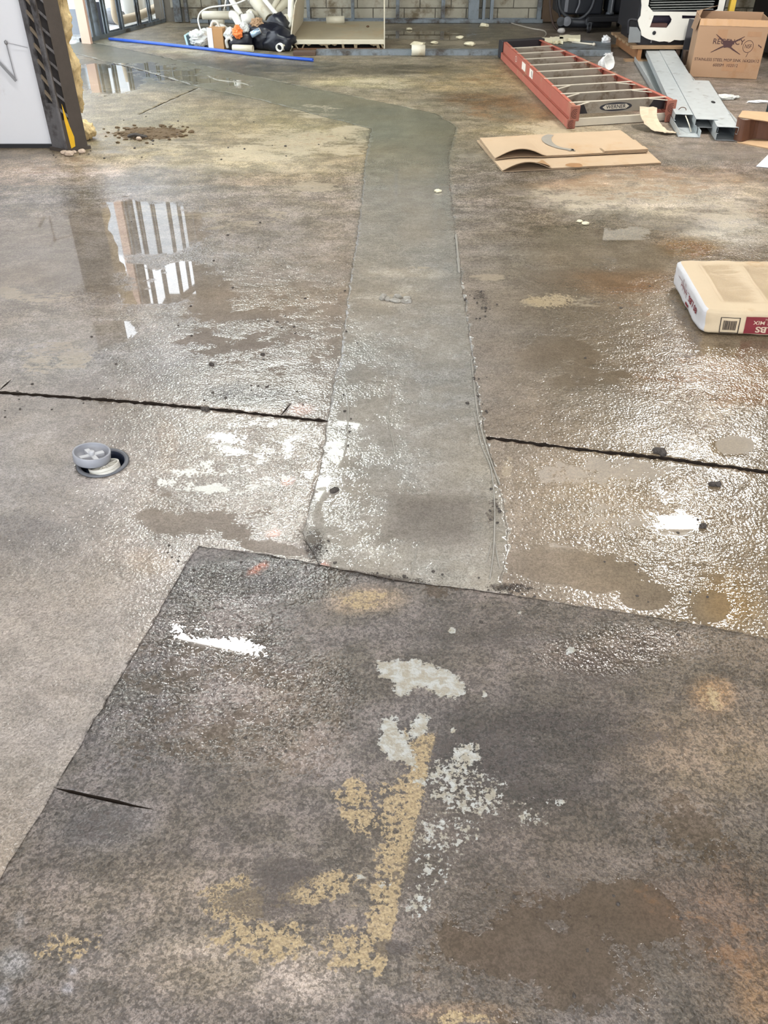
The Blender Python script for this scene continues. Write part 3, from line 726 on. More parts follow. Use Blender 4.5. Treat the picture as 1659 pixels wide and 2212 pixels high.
lamp('bay_lamp', (-.80, 6.85, zl - .08), (-.46, 6.95, zl - .08), .26, cool, 3.5, 'compact greenish-white lamp hanging below the broad panel lamp', zl - .03)
lamp('strip_lamp', (-2.0, 7.75, zl - .08), (-.9, 7.45, zl - .08), .16, cool, 1.6, 'greenish-white strip lamp hanging below the broad panel lamp', zl - .03)
ob = structure('outside', (-8, 17.6, 0)); b = MB(); b.box(-15, -2.4, 17.5, 17.8, -.02, 5.0); b.build('added_building_wall', mat('pale_added_wall', S(200, 204, 208), .8), ob)  # building added beyond the studs to dim the sky's reflection in the puddle
for x in (-6.4, -4.9, -3.6):
    b = MB(); b.box(x, x + .8, 17.47, 17.52, .9, 2.3); w_ = b.build('added_window_frame', mat('white_frame', S(225, 228, 232), .5), ob); b = MB(); b.box(x + .06, x + .74, 17.46, 17.475, .96, 2.24); b.build('pane', mat('dark_pane', S(60, 70, 86), .1), w_)  # windows made up for the added wall
# ground outside the stud wall
go = structure('ground_outside', (-7, 11, 0)); b = MB(); b.box(-16, -5.7, -6, 22, -.2, -.02); b.build('pavement', mat('pale_pavement', S(205, 205, 202), .8), go)
b = MB(); b.box(-5.7, -2.6, 12.6, 22, -.2, -.02); b.build('pavement', mat('pale_pavement', S(205, 205, 202), .8), go)

# ------------------------------------------------------------------ white insulated panel and the steel column
white_panel = mat('white_enamel_panel', S(232, 232, 236), .35, var=.03, scale=4, dirt=S(196, 186, 182), dirt_amt=.12)
pw = structure('wall_partition', (-3.8, 6.12, 0))
b = MB(); b.box(-5.45, -2.275, 6.09, 6.17, .02, 3.2); b.build('wall_panel', white_panel, pw)
b = MB(); b.box(-5.45, -2.275, 6.075, 6.17, .0, .025); b.build('base_strip', mat('black_trim', S(36, 36, 40), .5), pw)
t = thing('bent_wire_prop', (-2.62, 6.07, .3), 'grey bent metal strip with thin wire hanging flat on the white wall panel', 'bracket')
a0, a1, a2 = atY(-8, 128, 6.07), atY(35, 175, 6.07), atY(13, 92, 6.07)
b = MB(); b.bar(a0, a1, .008, .016, up=(0, 0, 1)); b.build('strip', mat('grey_strip', S(150, 150, 152), .4, .5), t)
b = MB(); b.tube([a1, atY(28, 150, 6.072), a2], .0035, 6); b.tube([a2, atY(40, 98, 6.075), atY(60, 103, 6.078)], .0022, 5); b.build('wire', mat('grey_wire', S(170, 170, 176), .4, .4), t)
b = MB(); b.lump(a2, (.012, .012, .016), 1, .1); b.build('hook', mat('grey_strip', S(150, 150, 152)), t, smooth=True)

steel_dark = mat('grimy_steel', S(108, 106, 108), .6, .15, var=.35, scale=14, bump=.002, dirt=S(46, 40, 38), dirt_amt=.6)
steel_brown = mat('dark_rusted_steel', S(76, 68, 62), .65, .1, var=.3, scale=12, bump=.002)
tan_bar = mat('tan_lacing_bar', S(132, 118, 100), .7, .1, var=.3, scale=20)
colm = thing('steel_column', (-2.16, 6.03, 0), 'grimy dark steel column with slanted slots beside the white wall panel', 'column')
cA, cB, cC, cD = Vector((-2.285, 6.03, 0)), Vector((-2.165, 5.96, 0)), Vector((-2.05, 6.06, 0)), Vector((-2.17, 6.16, 0))
def colface(p, q, frac0, frac1, nm, m, n_slots, zs, ze, inset):
    """plate p-q with a ladder of slanted slots between frac0 and frac1 of its width"""
    d = q - p; nrm = Vector((d.y, -d.x, 0)).normalized(); th = .012; b = MB()
    def pr(f0, f1, z0, z1):
        P0, P1 = p + d * f0, p + d * f1
        b.hexa([P0 + Vector((0, 0, z0)), P1 + Vector((0, 0, z0)), P1 - nrm * th + Vector((0, 0, z0)), P0 - nrm * th + Vector((0, 0, z0)), P0 + Vector((0, 0, z1)), P1 + Vector((0, 0, z1)), P1 - nrm * th + Vector((0, 0, z1)), P0 - nrm * th + Vector((0, 0, z1))])
    pr(0, frac0, 0, CEIL); pr(frac1, 1, 0, CEIL); pr(frac0, frac1, 0, zs); pr(frac0, frac1, ze, CEIL)
    b.build(nm, m, colm)
    step_ = (ze - zs) / n_slots
    for k in range(n_slots):
        z = zs + k * step_ + .01; P0, P1 = p + d * frac0, p + d * frac1; bb = MB(); sl = .045
        bb.hexa([P0 + Vector((0, 0, z + sl)), P1 + Vector((0, 0, z)), P1 - nrm * th + Vector((0, 0, z)), P0 - nrm * th + Vector((0, 0, z + sl)), P0 + Vector((0, 0, z + sl + .022)), P1 + Vector((0, 0, z + .022)), P1 - nrm * th + Vector((0, 0, z + .022)), P0 - nrm * th + Vector((0, 0, z + sl + .022))])
        bb.build('lacing_bar', tan_bar if inset else steel_dark, colm)
colface(cA, cB, .34, .72, 'front_plate', steel_dark, 34, .30, 3.4, True)
colface(cB, cC, .10, .38, 'side_plate', steel_brown, 34, .20, 3.4, False)
b = MB(); i = .02; cen = (cA + cB + cC + cD) / 4
q = [p + (cen - p).normalized() * i for p in (cA, cB, cC, cD)]; b.prism(q, (0, 0, CEIL)); b.build('slot_backing', mat('slot_shade', S(38, 34, 34), .8), colm)  # near-black backing puts the shade behind the slots into its colour
b = MB(); e = (cB - cen).normalized() * .006
b.tube([cB + e * .2 + Vector((0, 0, z)) for z in np.linspace(0, CEIL, 40)], [.008 + .003 * random.random() for _ in range(40)], 6); b.build('corner_ridge', steel_dark, colm)
b = MB(); d = cC - cB; nrm = Vector((d.y, -d.x, 0)).normalized()
pp = [(.22, .02), (.42, .03), (.46, .09), (.36, .16), (.28, .24), (.22, .30), (.18, .2), (.2, .1)]
b.prism([cB + d * f + nrm * .0005 + Vector((0, 0, z)) for f, z in pp], nrm * .002); b.build('yellow_paint_flake', mat('yellow_paint', S(226, 178, 40), .5), colm)
b = MB(); b.prism([p + (p - cen).normalized() * .02 for p in (cA, cB, cC, cD)], (0, 0, .02)); b.build('base_plate', steel_brown, colm)

wool = mat('glass_wool', S(228, 202, 152), .95, var=.3, scale=40, bump=.006)
def insul(nm, path, rad, label, seed):
    b = MB(); b.tube(path, rad, 14)
    o = Vector(path[0]); bm = bmesh.new(); vs = [bm.verts.new(v) for v in b.v]
    for f in b.f: bm.faces.new([vs[i] for i in f])
    bmesh.ops.triangulate(bm, faces=bm.faces); bmesh.ops.subdivide_edges(bm, edges=bm.edges, cuts=4, use_grid_fill=True); bm.normal_update()
    for v in bm.verts:
        k = mnoise.fractal(v.co * 9 + Vector((seed, 0, 0)), .5, 2.2, 7); v.co += v.normal * (.034 * k)
        v.co.z = max(v.co.z, .003)
    bm.verts.index_update(); c = MB(); c.add([v.co.copy() for v in bm.verts], [tuple(v.index for v in f.verts) for f in bm.faces]); bm.free()
    ob = c.build(nm, wool, None, smooth=True, loc=o); return tag(ob, label, 'insulation')
Yi = 6.22
P = [atY(168, 235, Yi), atY(167, 215, Yi), atY(160, 180, Yi), atY(150, 140, Yi), atY(140, 100, Yi), atY(133, 60, Yi), atY(128, 20, Yi), atY(124, -40, Yi), atY(122, -150, Yi)]
insul('glass_wool_batt', P, [.018, .045, .065, .065, .045, .045, .05, .05, .05], 'torn tan batt of glass wool hanging down beside the steel column', 1.0)
p = at(193, 300); insul('glass_wool_scrap', [p + Vector((-.06, .02, .05)), p + Vector((-.02, 0, .06)), p + Vector((.02, -.01, .05)), p + Vector((.04, -.02, .03))], [.04, .06, .055, .03], 'crumpled tan scrap of glass wool on the floor at the column foot', 4.0)
# ------------------------------------------------------------------ BAG OF CONCRETE MIX
paper = mat('tan_kraft_paper', S(210, 190, 160), .75, var=.06, scale=7, bump=.003, dirt=S(190, 158, 120), dirt_amt=.25)
white_pap = mat('white_paper_end', S(214, 214, 218), .7, var=.05, scale=9, bump=.002)
maroon = mat('maroon_print', S(126, 40, 48), .7, var=.12, scale=30)
ink = mat('grey_brown_print', S(203, 182, 150), .8, var=.1)
black_ink = mat('black_print', S(46, 36, 34), .7)
cream = mat('cream_print', S(206, 182, 160), .7)
HB = .054; BX, BY = .36, .262
bag = thing('concrete_mix_bag', (1.665, 3.375, 0), 'tan and white paper bag of concrete mix lying on the wet floor', 'cement bag')
bag_c = Vector((1.665, 3.375, 0)); bag_yaw = math.radians(-3.0)
def bagpt(a, b_, c, out=0.0):
    n = 15.0; m = max(abs(a), abs(b_), abs(c), 1e-6); k = (abs(a / m) ** n + abs(b_ / m) ** n + abs(c / m) ** n) ** (-1 / n) * m / m
    q = Vector((a / m, b_ / m, c / m)) * k * m
    sagx = 1 - .045 * c * c
    x = q.x * BX * (1 - .02 * (1 - b_ * b_)) ; y = q.y * BY * (1 + .03 * (1 - a * a))
    z = q.z * HB * (1 + .12 * (1 - a * a) * (1 - b_ * b_))
    w = mnoise.fractal(Vector((x * 9, y * 9, z * 14)), .8, 2.0, 4) * .004
    nrm = Vector((q.x ** 5, q.y ** 5, q.z ** 5)); nrm = nrm.normalized() if nrm.length > 1e-9 else Vector((0, 0, 1))
    p = Vector((x, y, z)) + nrm * (w + out)
    # left end leans outwards at its foot, tucked corner at the front
    if p.x < 0: p.x += .012 * max(0, -q.x) * max(0, -q.y) ** 3 * (1 - (q.z + 1) / 2)
    p.z = max(p.z + HB + .004, .002) + .012 * max(0, q.y)
    return bag_c + Matrix.Rotation(bag_yaw, 3, 'Z') @ p
def grid_face(mb, fn, n, m):
    vs = [fn(i / n * 2 - 1, j / m * 2 - 1) for j in range(m + 1) for i in range(n + 1)]
    mb.add(vs, [(j * (n + 1) + i, j * (n + 1) + i + 1, (j + 1) * (n + 1) + i + 1, (j + 1) * (n + 1) + i) for j in range(m) for i in range(n)])
b = MB()
grid_face(b, lambda u, v: bagpt(u, v, 1), 40, 30); grid_face(b, lambda u, v: bagpt(u, -v, -1), 40, 30)
grid_face(b, lambda u, v: bagpt(u, -1, v), 40, 12); grid_face(b, lambda u, v: bagpt(-u, 1, v), 40, 12); grid_face(b, lambda u, v: bagpt(1, u, v), 30, 12)
b.build('sack', paper, bag, smooth=True)
b = MB(); grid_face(b, lambda u, v: bagpt(-1, -u, v), 30, 12); b.build('end_face', white_pap, bag, smooth=True, label='white paper end of the bag')
def decal(mb, pts, fn):                       # polygon list in (u, v) laid on the curved paper
    o = len(mb.v); mb.v += [fn(u, v) for u, v in pts]; mb.f.append(tuple(range(o, o + len(pts))))
def decal_rect(mb, fn, u0, u1, v0, v1, n=8, m=2):
    vs = [fn(u0 + (u1 - u0) * i / n, v0 + (v1 - v0) * j / m) for j in range(m + 1) for i in range(n + 1)]
    mb.add(vs, [(j * (n + 1) + i, j * (n + 1) + i + 1, (j + 1) * (n + 1) + i + 1, (j + 1) * (n + 1) + i) for j in range(m) for i in range(n)])
def decal_text(mb, s, fn, u, v, su, sv, bold=.02, flip=False):
    V, F = text2d(s, 1.0, bold)
    sg = -1 if flip else 1
    mb.add([fn(u + sg * x * su, v + sg * y * sv) for x, y in V], F)
front = lambda o: (lambda u, v: bagpt(u, -1, v, o))
b = MB(); decal_rect(b, front(.0022), -.52, .62, -.78, .56, 24, 6); b.build('maroon_label', maroon, bag, smooth=True)
b = MB(); decal_text(b, '80 LBS', front(.004), -.22, -.40, .125, .62, .03, True); decal_text(b, 'CONCRETE MIX', front(.004), -.16, .13, .075, .40, .015, True); decal_text(b, 'HIGH STRENGTH', front(.004), -.16, .40, .038, .2, .01, True)
b.build('label_lettering', cream, bag)
b = MB()
for (u0, u1, v0, v1) in [(-.80, -.58, -.80, -.75), (-.80, -.58, .42, .47), (-.80, -.79, -.8, .47), (-.59, -.58, -.8, .47)]: decal_rect(b, front(.0022), u0, u1, v0, v1, 3, 3)
r = random.Random(3); u = -.765
while u < -.62:
    w = r.choice([.004, .007, .010]); decal_rect(b, front(.0024), u, u + w, -.55, .22, 1, 3); u += w + r.choice([.004, .006])
b.build('barcode', black_ink, bag)
end = lambda o: (lambda u, v: bagpt(-1, -u, v, o))
b = MB(); decal_text(b, '80 LBS', end(.003), .38, .12, .20, .62, .03, True)
decal_rect(b, end(.003), -.62, -.40, .35, .39, 4, 1); decal_rect(b, end(.003), .02, .12, .35, .39, 4, 1)
for k in range(9):
    u = -.40 + k * .045; decal_rect(b, end(.003), u, u + .014, -.05 + .2 * math.sin(k * 2.1), .55 - .2 * math.cos(k * 1.7), 1, 2)
    decal_rect(b, end(.003), u, u + .04, .10, .16, 1, 1)
decal_rect(b, end(.003), .0, .18, -.62, -.42, 4, 1)
b.build('end_lettering', maroon, bag)
top = lambda o: (lambda u, v: bagpt(u, v, 1, o)); b = MB(); r = random.Random(9)
for c0, c1 in ((-.72, -.28), (-.22, .26)):
    v = .72
    while v > -.66:
        u = c0; e = c1 - r.uniform(0, .14)
        while u < e and r.random() < .97:
            w = min(r.uniform(.02, .06), e - u); decal_rect(b, top(.0012), u, u + w, v - .011, v, 2, 1); u += w + .008
        v -= .026
for v in (.76, -.70): decal_rect(b, top(.0012), -.76, .4, v - .003, v + .003, 10, 1)
for u in (-.76, -.25): decal_rect(b, top(.0012), u - .002, u + .002, -.7, .76, 1, 10)
b.build('printed_text', ink, bag, kind='stuff')
b = MB()
for k in range(2): grid_face(b, lambda u, v: bagpt(u * .95, 1, .55 + .4 * k + v * .02, .006), 20, 1)
b.build('closing_fold', mat('kraft_fold', S(206, 176, 136), .8), bag)

# ------------------------------------------------------------------ DRAIN CLEANOUT with loose cap and plug
navy = mat('dark_blue_plastic', S(40, 46, 62), .25, var=.15); rimm = mat('grey_pipe_rim', S(96, 98, 104), .5, var=.15)
gpl = mat('grey_plastic', S(150, 152, 160), .4, var=.06, scale=30); wpl = mat('offwhite_plastic', S(205, 202, 194), .4, var=.06, scale=30)
t = thing('cleanout_pipe', HOLE_C, 'dark blue drain cleanout pipe set in a round hole in the concrete', 'drain pipe')
b = MB(); b.lathe([(.0815, -.14), (.0815, .002), (.070, .003), (.066, -.002), (.064, -.02), (.058, -.05), (.050, -.06), (.050, -.14)], HOLE_C, 48); b.build('pipe', navy, t, smooth=True)
b = MB(); b.lathe([(.0825, .0005), (.0805, .0045), (.071, .0048), (.0685, .001)], HOLE_C, 48); b.build('rim', rimm, t, smooth=True)
b = MB(); b.lathe([(.0, -.075), (.05, -.075)], HOLE_C, 32); b.build('pipe_bottom', mat('black_pipe_bottom', S(22, 22, 26), .3), t)  # near-black disc closing the pipe bottom
b = MB(); b.lathe([(.022, -.07), (.022, -.055), (.030, -.055), (.030, -.07)], HOLE_C + Vector((.035, -.01, .02)), 16); b.build('stub', rimm, t)
M = Matrix.Rotation(math.radians(14), 3, 'Y') @ Matrix.Rotation(math.radians(-16), 3, 'X')
M1 = Matrix.Rotation(math.radians(-10), 3, 'Y') @ Matrix.Rotation(math.radians(-12), 3, 'X')
pc = at(226, 1008, .004) + Vector((.0, .0, 0)); pc.z = -.012
t = thing('drain_plug', pc, 'round off-white plastic drain plug with ribs tilted inside the cleanout pipe', 'drain plug')
b = MB(); b.lathe([(.0, .0), (.046, .0), (.049, .004), (.049, .010), (.046, .012), (.049, .014), (.049, .022), (.044, .022), (.043, .012), (.0, .011)], pc, 40, M1); b.build('plug_body', wpl, t, smooth=False)
for k in range(8):
    a = k * math.pi / 4; b = MB(); d0 = M1 @ Vector((math.cos(a) * .014, math.sin(a) * .014, .015)); d1 = M1 @ Vector((math.cos(a) * .0435, math.sin(a) * .0435, .015)); b.bar(pc + d0, pc + d1, .003, .010); b.build('rib', wpl, t)
b = MB(); b.lathe([(.0, .020), (.013, .020), (.015, .017), (.015, .010)], pc, 20, M1); b.build('hub', wpl, t)
M = Matrix.Rotation(math.radians(7), 3, 'Y') @ Matrix.Rotation(math.radians(-4), 3, 'X')
cc = at(201, 1000, .0); cc.z = .012
t = thing('cleanout_cover', cc, 'round grey plastic drain cap with raised cross resting over the cleanout pipe', 'drain cap')
b = MB(); b.lathe([(.0, .0), (.054, .0), (.0575, .004), (.0585, .030), (.0570, .0325), (.0535, .0325), (.0525, .030), (.0515, .010), (.0, .008)], cc, 48, M); b.build('cup', gpl, t, smooth=True)
for a in (.7, .7 + math.pi / 2):
    d = Vector((math.cos(a), math.sin(a), 0)) * .040; z = Vector((0, 0, .0145)); b = MB(); b.bar(cc + M @ (z - d), cc + M @ (z + d), .017, .013, up=M @ Vector((0, 0, 1))); b.build('cross_rib', mat('light_grey_plastic', S(186, 187, 192), .4), t, bevel=.002)
b = MB(); b.lathe([(.0095, .012), (.0095, .031), (.007, .034), (.0, .0345)], cc, 20, M); b.build('knob', mat('light_grey_plastic', S(186, 187, 192)), t, smooth=True)

# ------------------------------------------------------------------ FLATTENED CARDBOARD BOXES
card = mat('brown_cardboard', S(176, 153, 126), .8, var=.07, scale=5, dirt=S(172, 142, 108), dirt_amt=.3)
card_dk = mat('cardboard_edge', S(112, 84, 58), .9, var=.2, scale=60)
def sheet(nm, FL, FR, BR, BL, th, m, parent, bulge=0, bw=.3, fall=1.3):
    FL, FR, BR, BL = map(Vector, (FL, FR, BR, BL)); n, q = 36, 10
    def pt(i, j, up):
        s, t_ = i / n, j / q; p = FL.lerp(FR, s).lerp(BL.lerp(BR, s), t_)
        if bulge and s < bw: p = p + Vector((0, 0, bulge * math.sin(math.pi * s / bw) * (1 - t_) ** fall))
        p = p + Vector((0, 0, .0018 * mnoise.noise(p * 6) + (th if up else 0))); return p
    b = MB(); T = [pt(i, j, 1) for j in range(q + 1) for i in range(n + 1)]; Bm = [pt(i, j, 0) for j in range(q + 1) for i in range(n + 1)]
    k = len(T); f = [(j * (n + 1) + i, j * (n + 1) + i + 1, (j + 1) * (n + 1) + i + 1, (j + 1) * (n + 1) + i) for j in range(q) for i in range(n)]
    f += [tuple(k + a for a in reversed(x)) for x in f[:]]
    rim = list(range(n + 1)) + [j * (n + 1) + n for j in range(1, q + 1)] + [q * (n + 1) + i for i in range(n - 1, -1, -1)] + [j * (n + 1) for j in range(q - 1, 0, -1)]
    f += [(rim[a], k + rim[a], k + rim[(a + 1) % len(rim)], rim[(a + 1) % len(rim)]) for a in range(len(rim))]
    b.add(T + Bm, f); return b.build(nm, m, parent)
z1, z2 = .002, .019
lo = thing('flattened_box', at(1240, 340), 'flattened cardboard box lying lowest on the floor below the ladder feet', 'cardboard box', 'flattened cardboard boxes')
c = [at(1085, 372, z1), at(1428, 355, z1), at(1372, 305, z1), at(1030, 306, z1)]
sheet('lower_panel', *c, .004, card, lo)
up = [p + Vector((0, 0, .0065)) for p in c]
sheet('upper_panel', *up, .004, card, lo, .046, .30, 5)
e0, e1 = up[0].lerp(up[1], .02), up[0].lerp(up[1], .30); bk = (up[3] - up[0]) * .24
sheet('tape_patch', e0 + Vector((0, 0, .0055)), e1 + Vector((0, 0, .0055)), e1 + bk + Vector((0, 0, .0055)), e0 + bk + Vector((0, 0, .0055)), .0008, mat('darker_brown_tape', S(160, 126, 90), .5), lo, .046 * .85, 1.07, 1.2)  # tape in a darker brown than the board
b = MB(); m0 = at(1240, 357, .0125)
flat_on(b, [(x * (1 + .2 * math.sin(3 * x * 20)), y) for x, y in ell(.055, .05, 24)], m0, (1, 0, 0), (0, 1, 0), .0012); b.build('wet_stain', mat('wet_cardboard', S(150, 112, 74), .6), lo)
q = at(1342, 353, .0125)
for y in (-.012, .012):
    b = MB(); b.bar(q + Vector((-.05, y, 0)), q + Vector((.05, y + .001, 0)), .002, .0008); b.build('printed_line', mat('faint_print', S(150, 122, 90), .8), lo)
hi = thing('flattened_box', at(1220, 315), 'flattened cardboard box with printed grey curved arrow lying on another flat box', 'cardboard box', 'flattened cardboard boxes')
c = [at(1069, 345, z2), at(1399, 329, z2), at(1340, 284, z2), at(1036, 301, z2)]
sheet('lower_panel', *c, .004, card, hi, .008, .3)
up = [p + Vector((0, 0, .0065)) for p in c]
sheet('upper_panel', *up, .004, card, hi, .052, .32)
f0 = up[0].lerp(up[1], .71); dz = Vector((0, 0, .0055)); bk = (up[3] - up[0])
for k in range(2):
    a_, b_ = f0 + dz * (k + 1), up[1] + dz * (k + 1); sheet('folded_flap', a_, b_, b_ + bk * (.20 - .05 * k), a_ + bk * (.20 - .05 * k), .004, card, hi)
# curved arrow print
b = MB(); zc = .0315; path = [(1190, 291), (1181, 297), (1182, 305), (1192, 313), (1207, 319), (1222, 322), (1240, 324)]
P2 = smoothpath([at(x, y, zc) for x, y in path], 4); o = P2[0]
stroke2d(b, [((p - o).x, (p - o).y) for p in P2], [.03 + .035 * math.sin(math.pi * min(1, i / 14)) * (1 - i / len(P2)) + .012 for i in range(len(P2))], o, (1, 0, 0), (0, 1, 0), .0014)
tip = [at(1231, 319, zc), at(1244, 326, zc), at(1225, 326, zc), at(1236, 323.5, zc)]
flat_on(b, [((p - o).x, (p - o).y) for p in (tip[0], tip[3], tip[2], tip[1])], o, (1, 0, 0), (0, 1, 0), .0014)
b.build('printed_arrow', mat('grey_print', S(140, 134, 124), .7), hi)

# ------------------------------------------------------------------ STEPLADDER lying folded on the floor
red = mat('faded_red_fibreglass', S(166, 92, 76), .6, var=.16, scale=8, dirt=S(160, 126, 100), dirt_amt=.35)
alu = mat('dull_aluminium', S(158, 150, 138), .45, .45, var=.15, scale=14, dirt=S(112, 98, 82), dirt_amt=.4)
alu_hi = mat('bright_aluminium', S(208, 200, 184), .45, .3, var=.1)
blk = mat('black_plastic', S(38, 36, 40), .5, var=.2)
pad = mat('red_brown_rubber', S(148, 92, 76), .7, var=.15, scale=30)
lad = thing('stepladder', (1.75, 8.2, 0), 'long folded red stepladder lying on its back across the floor', 'ladder')
fl, fr = at(1233, 262, .05), at(1450, 248, .05); ft_l, ft_r = at(1085, 106, .08), at(1163, 101, .08)
def lp(s, t_, z):                  # s across 0..1, t along 0..1
    p = fl.lerp(ft_l, t_).lerp(fr.lerp(ft_r, t_), s); return Vector((p.x, p.y, z))
ax = (ft_l - fl + ft_r - fr).normalized(); ax.z = 0; cx_ = (fr - fl); cx_.z = 0; cx_.normalize()
Z0, Z1, Z2 = .0, .062, .155
def rail(s, z0, z1, t0, t1, off, nm, side):
    b = MB(); th = .006; fw = .030; h = z1 - z0
    a, e = lp(s, t0, 0) + cx_ * off, lp(s, t1, 0) + cx_ * off
    zc = Vector((0, 0, (z0 + z1) / 2)); b.bar(a + zc, e + zc, th, h)
    inn = cx_ * (fw / 2 * side)
    for z in (z0 + .003, z1 - .003): b.bar(a + inn + Vector((0, 0, z)), e + inn + Vector((0, 0, z)), fw, .006)
    return b.build(nm, red, lad)
rail(0, Z1 + .003, Z2, .006, .985, 0, 'front_rail', 1); rail(1, Z1 + .003, Z2, .006, .985, 0, 'front_rail', -1)
rail(0, Z0 + .004, Z1, .0, .975, -.022, 'rear_rail', 1); rail(1, Z0 + .004, Z1, .0, .975, .0, 'rear_rail', -1)
NST = 9
for k in range(NST):
    t_ = .035 + k * .1015; a, e = lp(0, t_, 0) + cx_ * .008, lp(1, t_, 0) - cx_ * .008; st = MB(); d = e - a; L = d.length
    zc0, zc1 = Z1 + .012, Z2 - .004; ch = .06
    pts_ = [a + Vector((0, 0, zc0)), e + Vector((0, 0, zc0)), e + Vector((0, 0, zc1 - .04)), e - cx_ * ch + Vector((0, 0, zc1)), a + cx_ * ch + Vector((0, 0, zc1)), a + Vector((0, 0, zc1 - .04))]
    st.prism(pts_, ax * .003); so = st.build('step', alu, lad)
    b = MB(); b.bar(a + Vector((0, 0, zc1 + .002)) + ax * .012, e + Vector((0, 0, zc1 + .002)) + ax * .012, .026, .005); b.build('step_lip', alu_hi, so)
    b = MB(); b.bar(a + Vector((0, 0, zc0)) + ax * .012, e + Vector((0, 0, zc0)) + ax * .012, .026, .004); b.build('step_lip', alu, so)
    for s_, q in ((a, 1), (e, -1)):
        b = MB(); b.bar(s_ + cx_ * q * .012 + Vector((0, 0, zc0)) + ax * .03, s_ + cx_ * q * .012 + Vector((0, 0, zc1)) + ax * .03, .024, .05, up=ax); b.build('bracket', red if k > 2 else mat('rust_red_bracket', S(140, 62, 48), .6), so)
    if k < 3:
        for s_, q in ((a, 1), (e, -1)):
            b = MB(); b.bar(s_ + cx_ * q * .0 + Vector((0, 0, zc1 - .002)) - ax * .10, s_ + cx_ * q * .15 + Vector((0, 0, zc1)), .016, .004); b.build('brace', alu_hi, so)
    if k == 0:
        o = (a + e) / 2 + Vector((0, 0, (zc0 + zc1) / 2 - .004)) + cx_ * -.02; ex = d.normalized(); ez = Vector((0, 0, 1))
        b = MB(); flat_on(b, ell(.135, .030), o, ex, ez, .0012); b.build('logo_plate', mat('black_logo', S(44, 44, 52), .5), so)
        b = MB(); flat_on(b, [(-.112, 0), (-.085, .017), (.085, .017), (.112, 0), (.085, -.017), (-.085, -.017)], o, ex, ez, .0022); b.build('logo_field', alu_hi, so)
        b = MB(); text_on(b, 'WERNER', o, ex, ez, .036, .015, .0032, 1.12); b.build('logo_lettering', mat('black_logo', S(44, 44, 52)), so)
        for s_, q in ((a, 1), (e, -1)):
            b = MB(); b.box(0, .001, 0, .001, 0, .001); b = MB()
            p0 = s_ + cx_ * q * .01; b.prism([p0 + Vector((0, 0, zc0)) - ax * .004, p0 + cx_ * q * .14 + Vector((0, 0, zc0)) - ax * .004, p0 + cx_ * q * .10 + Vector((0, 0, zc1 - .01)) - ax * .004, p0 + Vector((0, 0, zc1 - .012)) - ax * .004], ax * .003); b.build('knee_bracket', blk, so)
b = MB(); a, e = lp(0, .012, .030), lp(1, .012, .030); b.bar(a, e, .006, .050); b.bar(a + Vector((0, 0, .024)) + ax * .01, e + Vector((0, 0, .024)) + ax * .01, .02, .004); b.bar(a - Vector((0, 0, .022)) + ax * .01, e - Vector((0, 0, .022)) + ax * .01, .02, .004); b.build('rear_brace', alu_hi, lad)
for k in range(1, 5):
    a, e = lp(0, .012 + k * .2, .03), lp(1, .012 + k * .2, .03); b = MB(); b.bar(a, e, .004, .03); b.build('rear_brace', alu, lad)
for s, off, z0, z1, w in ((0, .008, Z1 - .01, Z2 + .003, .072), (1, -.008, Z1 - .01, Z2 + .003, .072), (0, -.012, .002, Z1 + .004, .062), (1, -.006, .002, Z1 + .004, .062)):
    c0 = lp(s, 0.0, 0) + cx_ * (off + (.012 if s == 0 else -.012)); b = MB(); b.bar(c0 + Vector((0, 0, (z0 + z1) / 2)), c0 - ax * .02 + Vector((0, 0, (z0 + z1) / 2)), w, z1 - z0)
    if z0 > .03: c0 = c0 - ax * .0
    f = b.build('foot_pad', pad, lad, bevel=.004)
    o = c0 - ax * .0205 + Vector((0, 0, (z0 + z1) / 2)); R = min(w, z1 - z0) / 2 * .88
    for rr in (1.0, .66, .30):
        g = MB(); ring2d(g, o, cx_, (0, 0, 1), R * rr, R * rr, R * .13, .0012); g.build('tread_ring', mat('dark_tread', S(78, 46, 40), .8), f)
b = MB(); a, e = lp(0, .99, .085) - cx_ * .03, lp(1, .99, .085) + cx_ * .03
b.bar(a, e, .09, .16); b.build('top_cap', blk, lad, bevel=.006)
b = MB()
for s in (.72, .82): p = lp(s, .955, Z2 - .01); b.bar(p - Vector((0, 0, .03)), p + Vector((0, 0, .02)), .012, .012)
b.build('cap_clip', alu_hi, lad)
rt = (ft_l - fl); rt.z = 0; rt.normalize(); nz = Vector((0, 0, 1))
def sticker(t_, w, h, nm, m, z=.11):
    o = lp(0, t_, z) - cx_ * .0035; b = MB(); b.add([o - rt * w / 2 - nz * h / 2 - cx_ * .0008, o + rt * w / 2 - nz * h / 2 - cx_ * .0008, o + rt * w / 2 + nz * h / 2 - cx_ * .0008, o - rt * w / 2 + nz * h / 2 - cx_ * .0008], [(3, 2, 1, 0)]); return b.build(nm, m, lad)
lab = mat('white_sticker', S(222, 214, 204), .6, var=.06)
sticker(.615, .17, .062, 'white_sticker', lab); sticker(.50, .15, .066, 'white_sticker', lab)
o = lp(0, .50, .11) - cx_ * .005; b = MB(); b.bar(o - rt * .05 - nz * .02, o - rt * .01 + nz * .02, .001, .012); b.bar(o + rt * .03 - nz * .02, o + rt * .03 + nz * .022, .001, .03); b.build('pictogram', black_ink, lad)
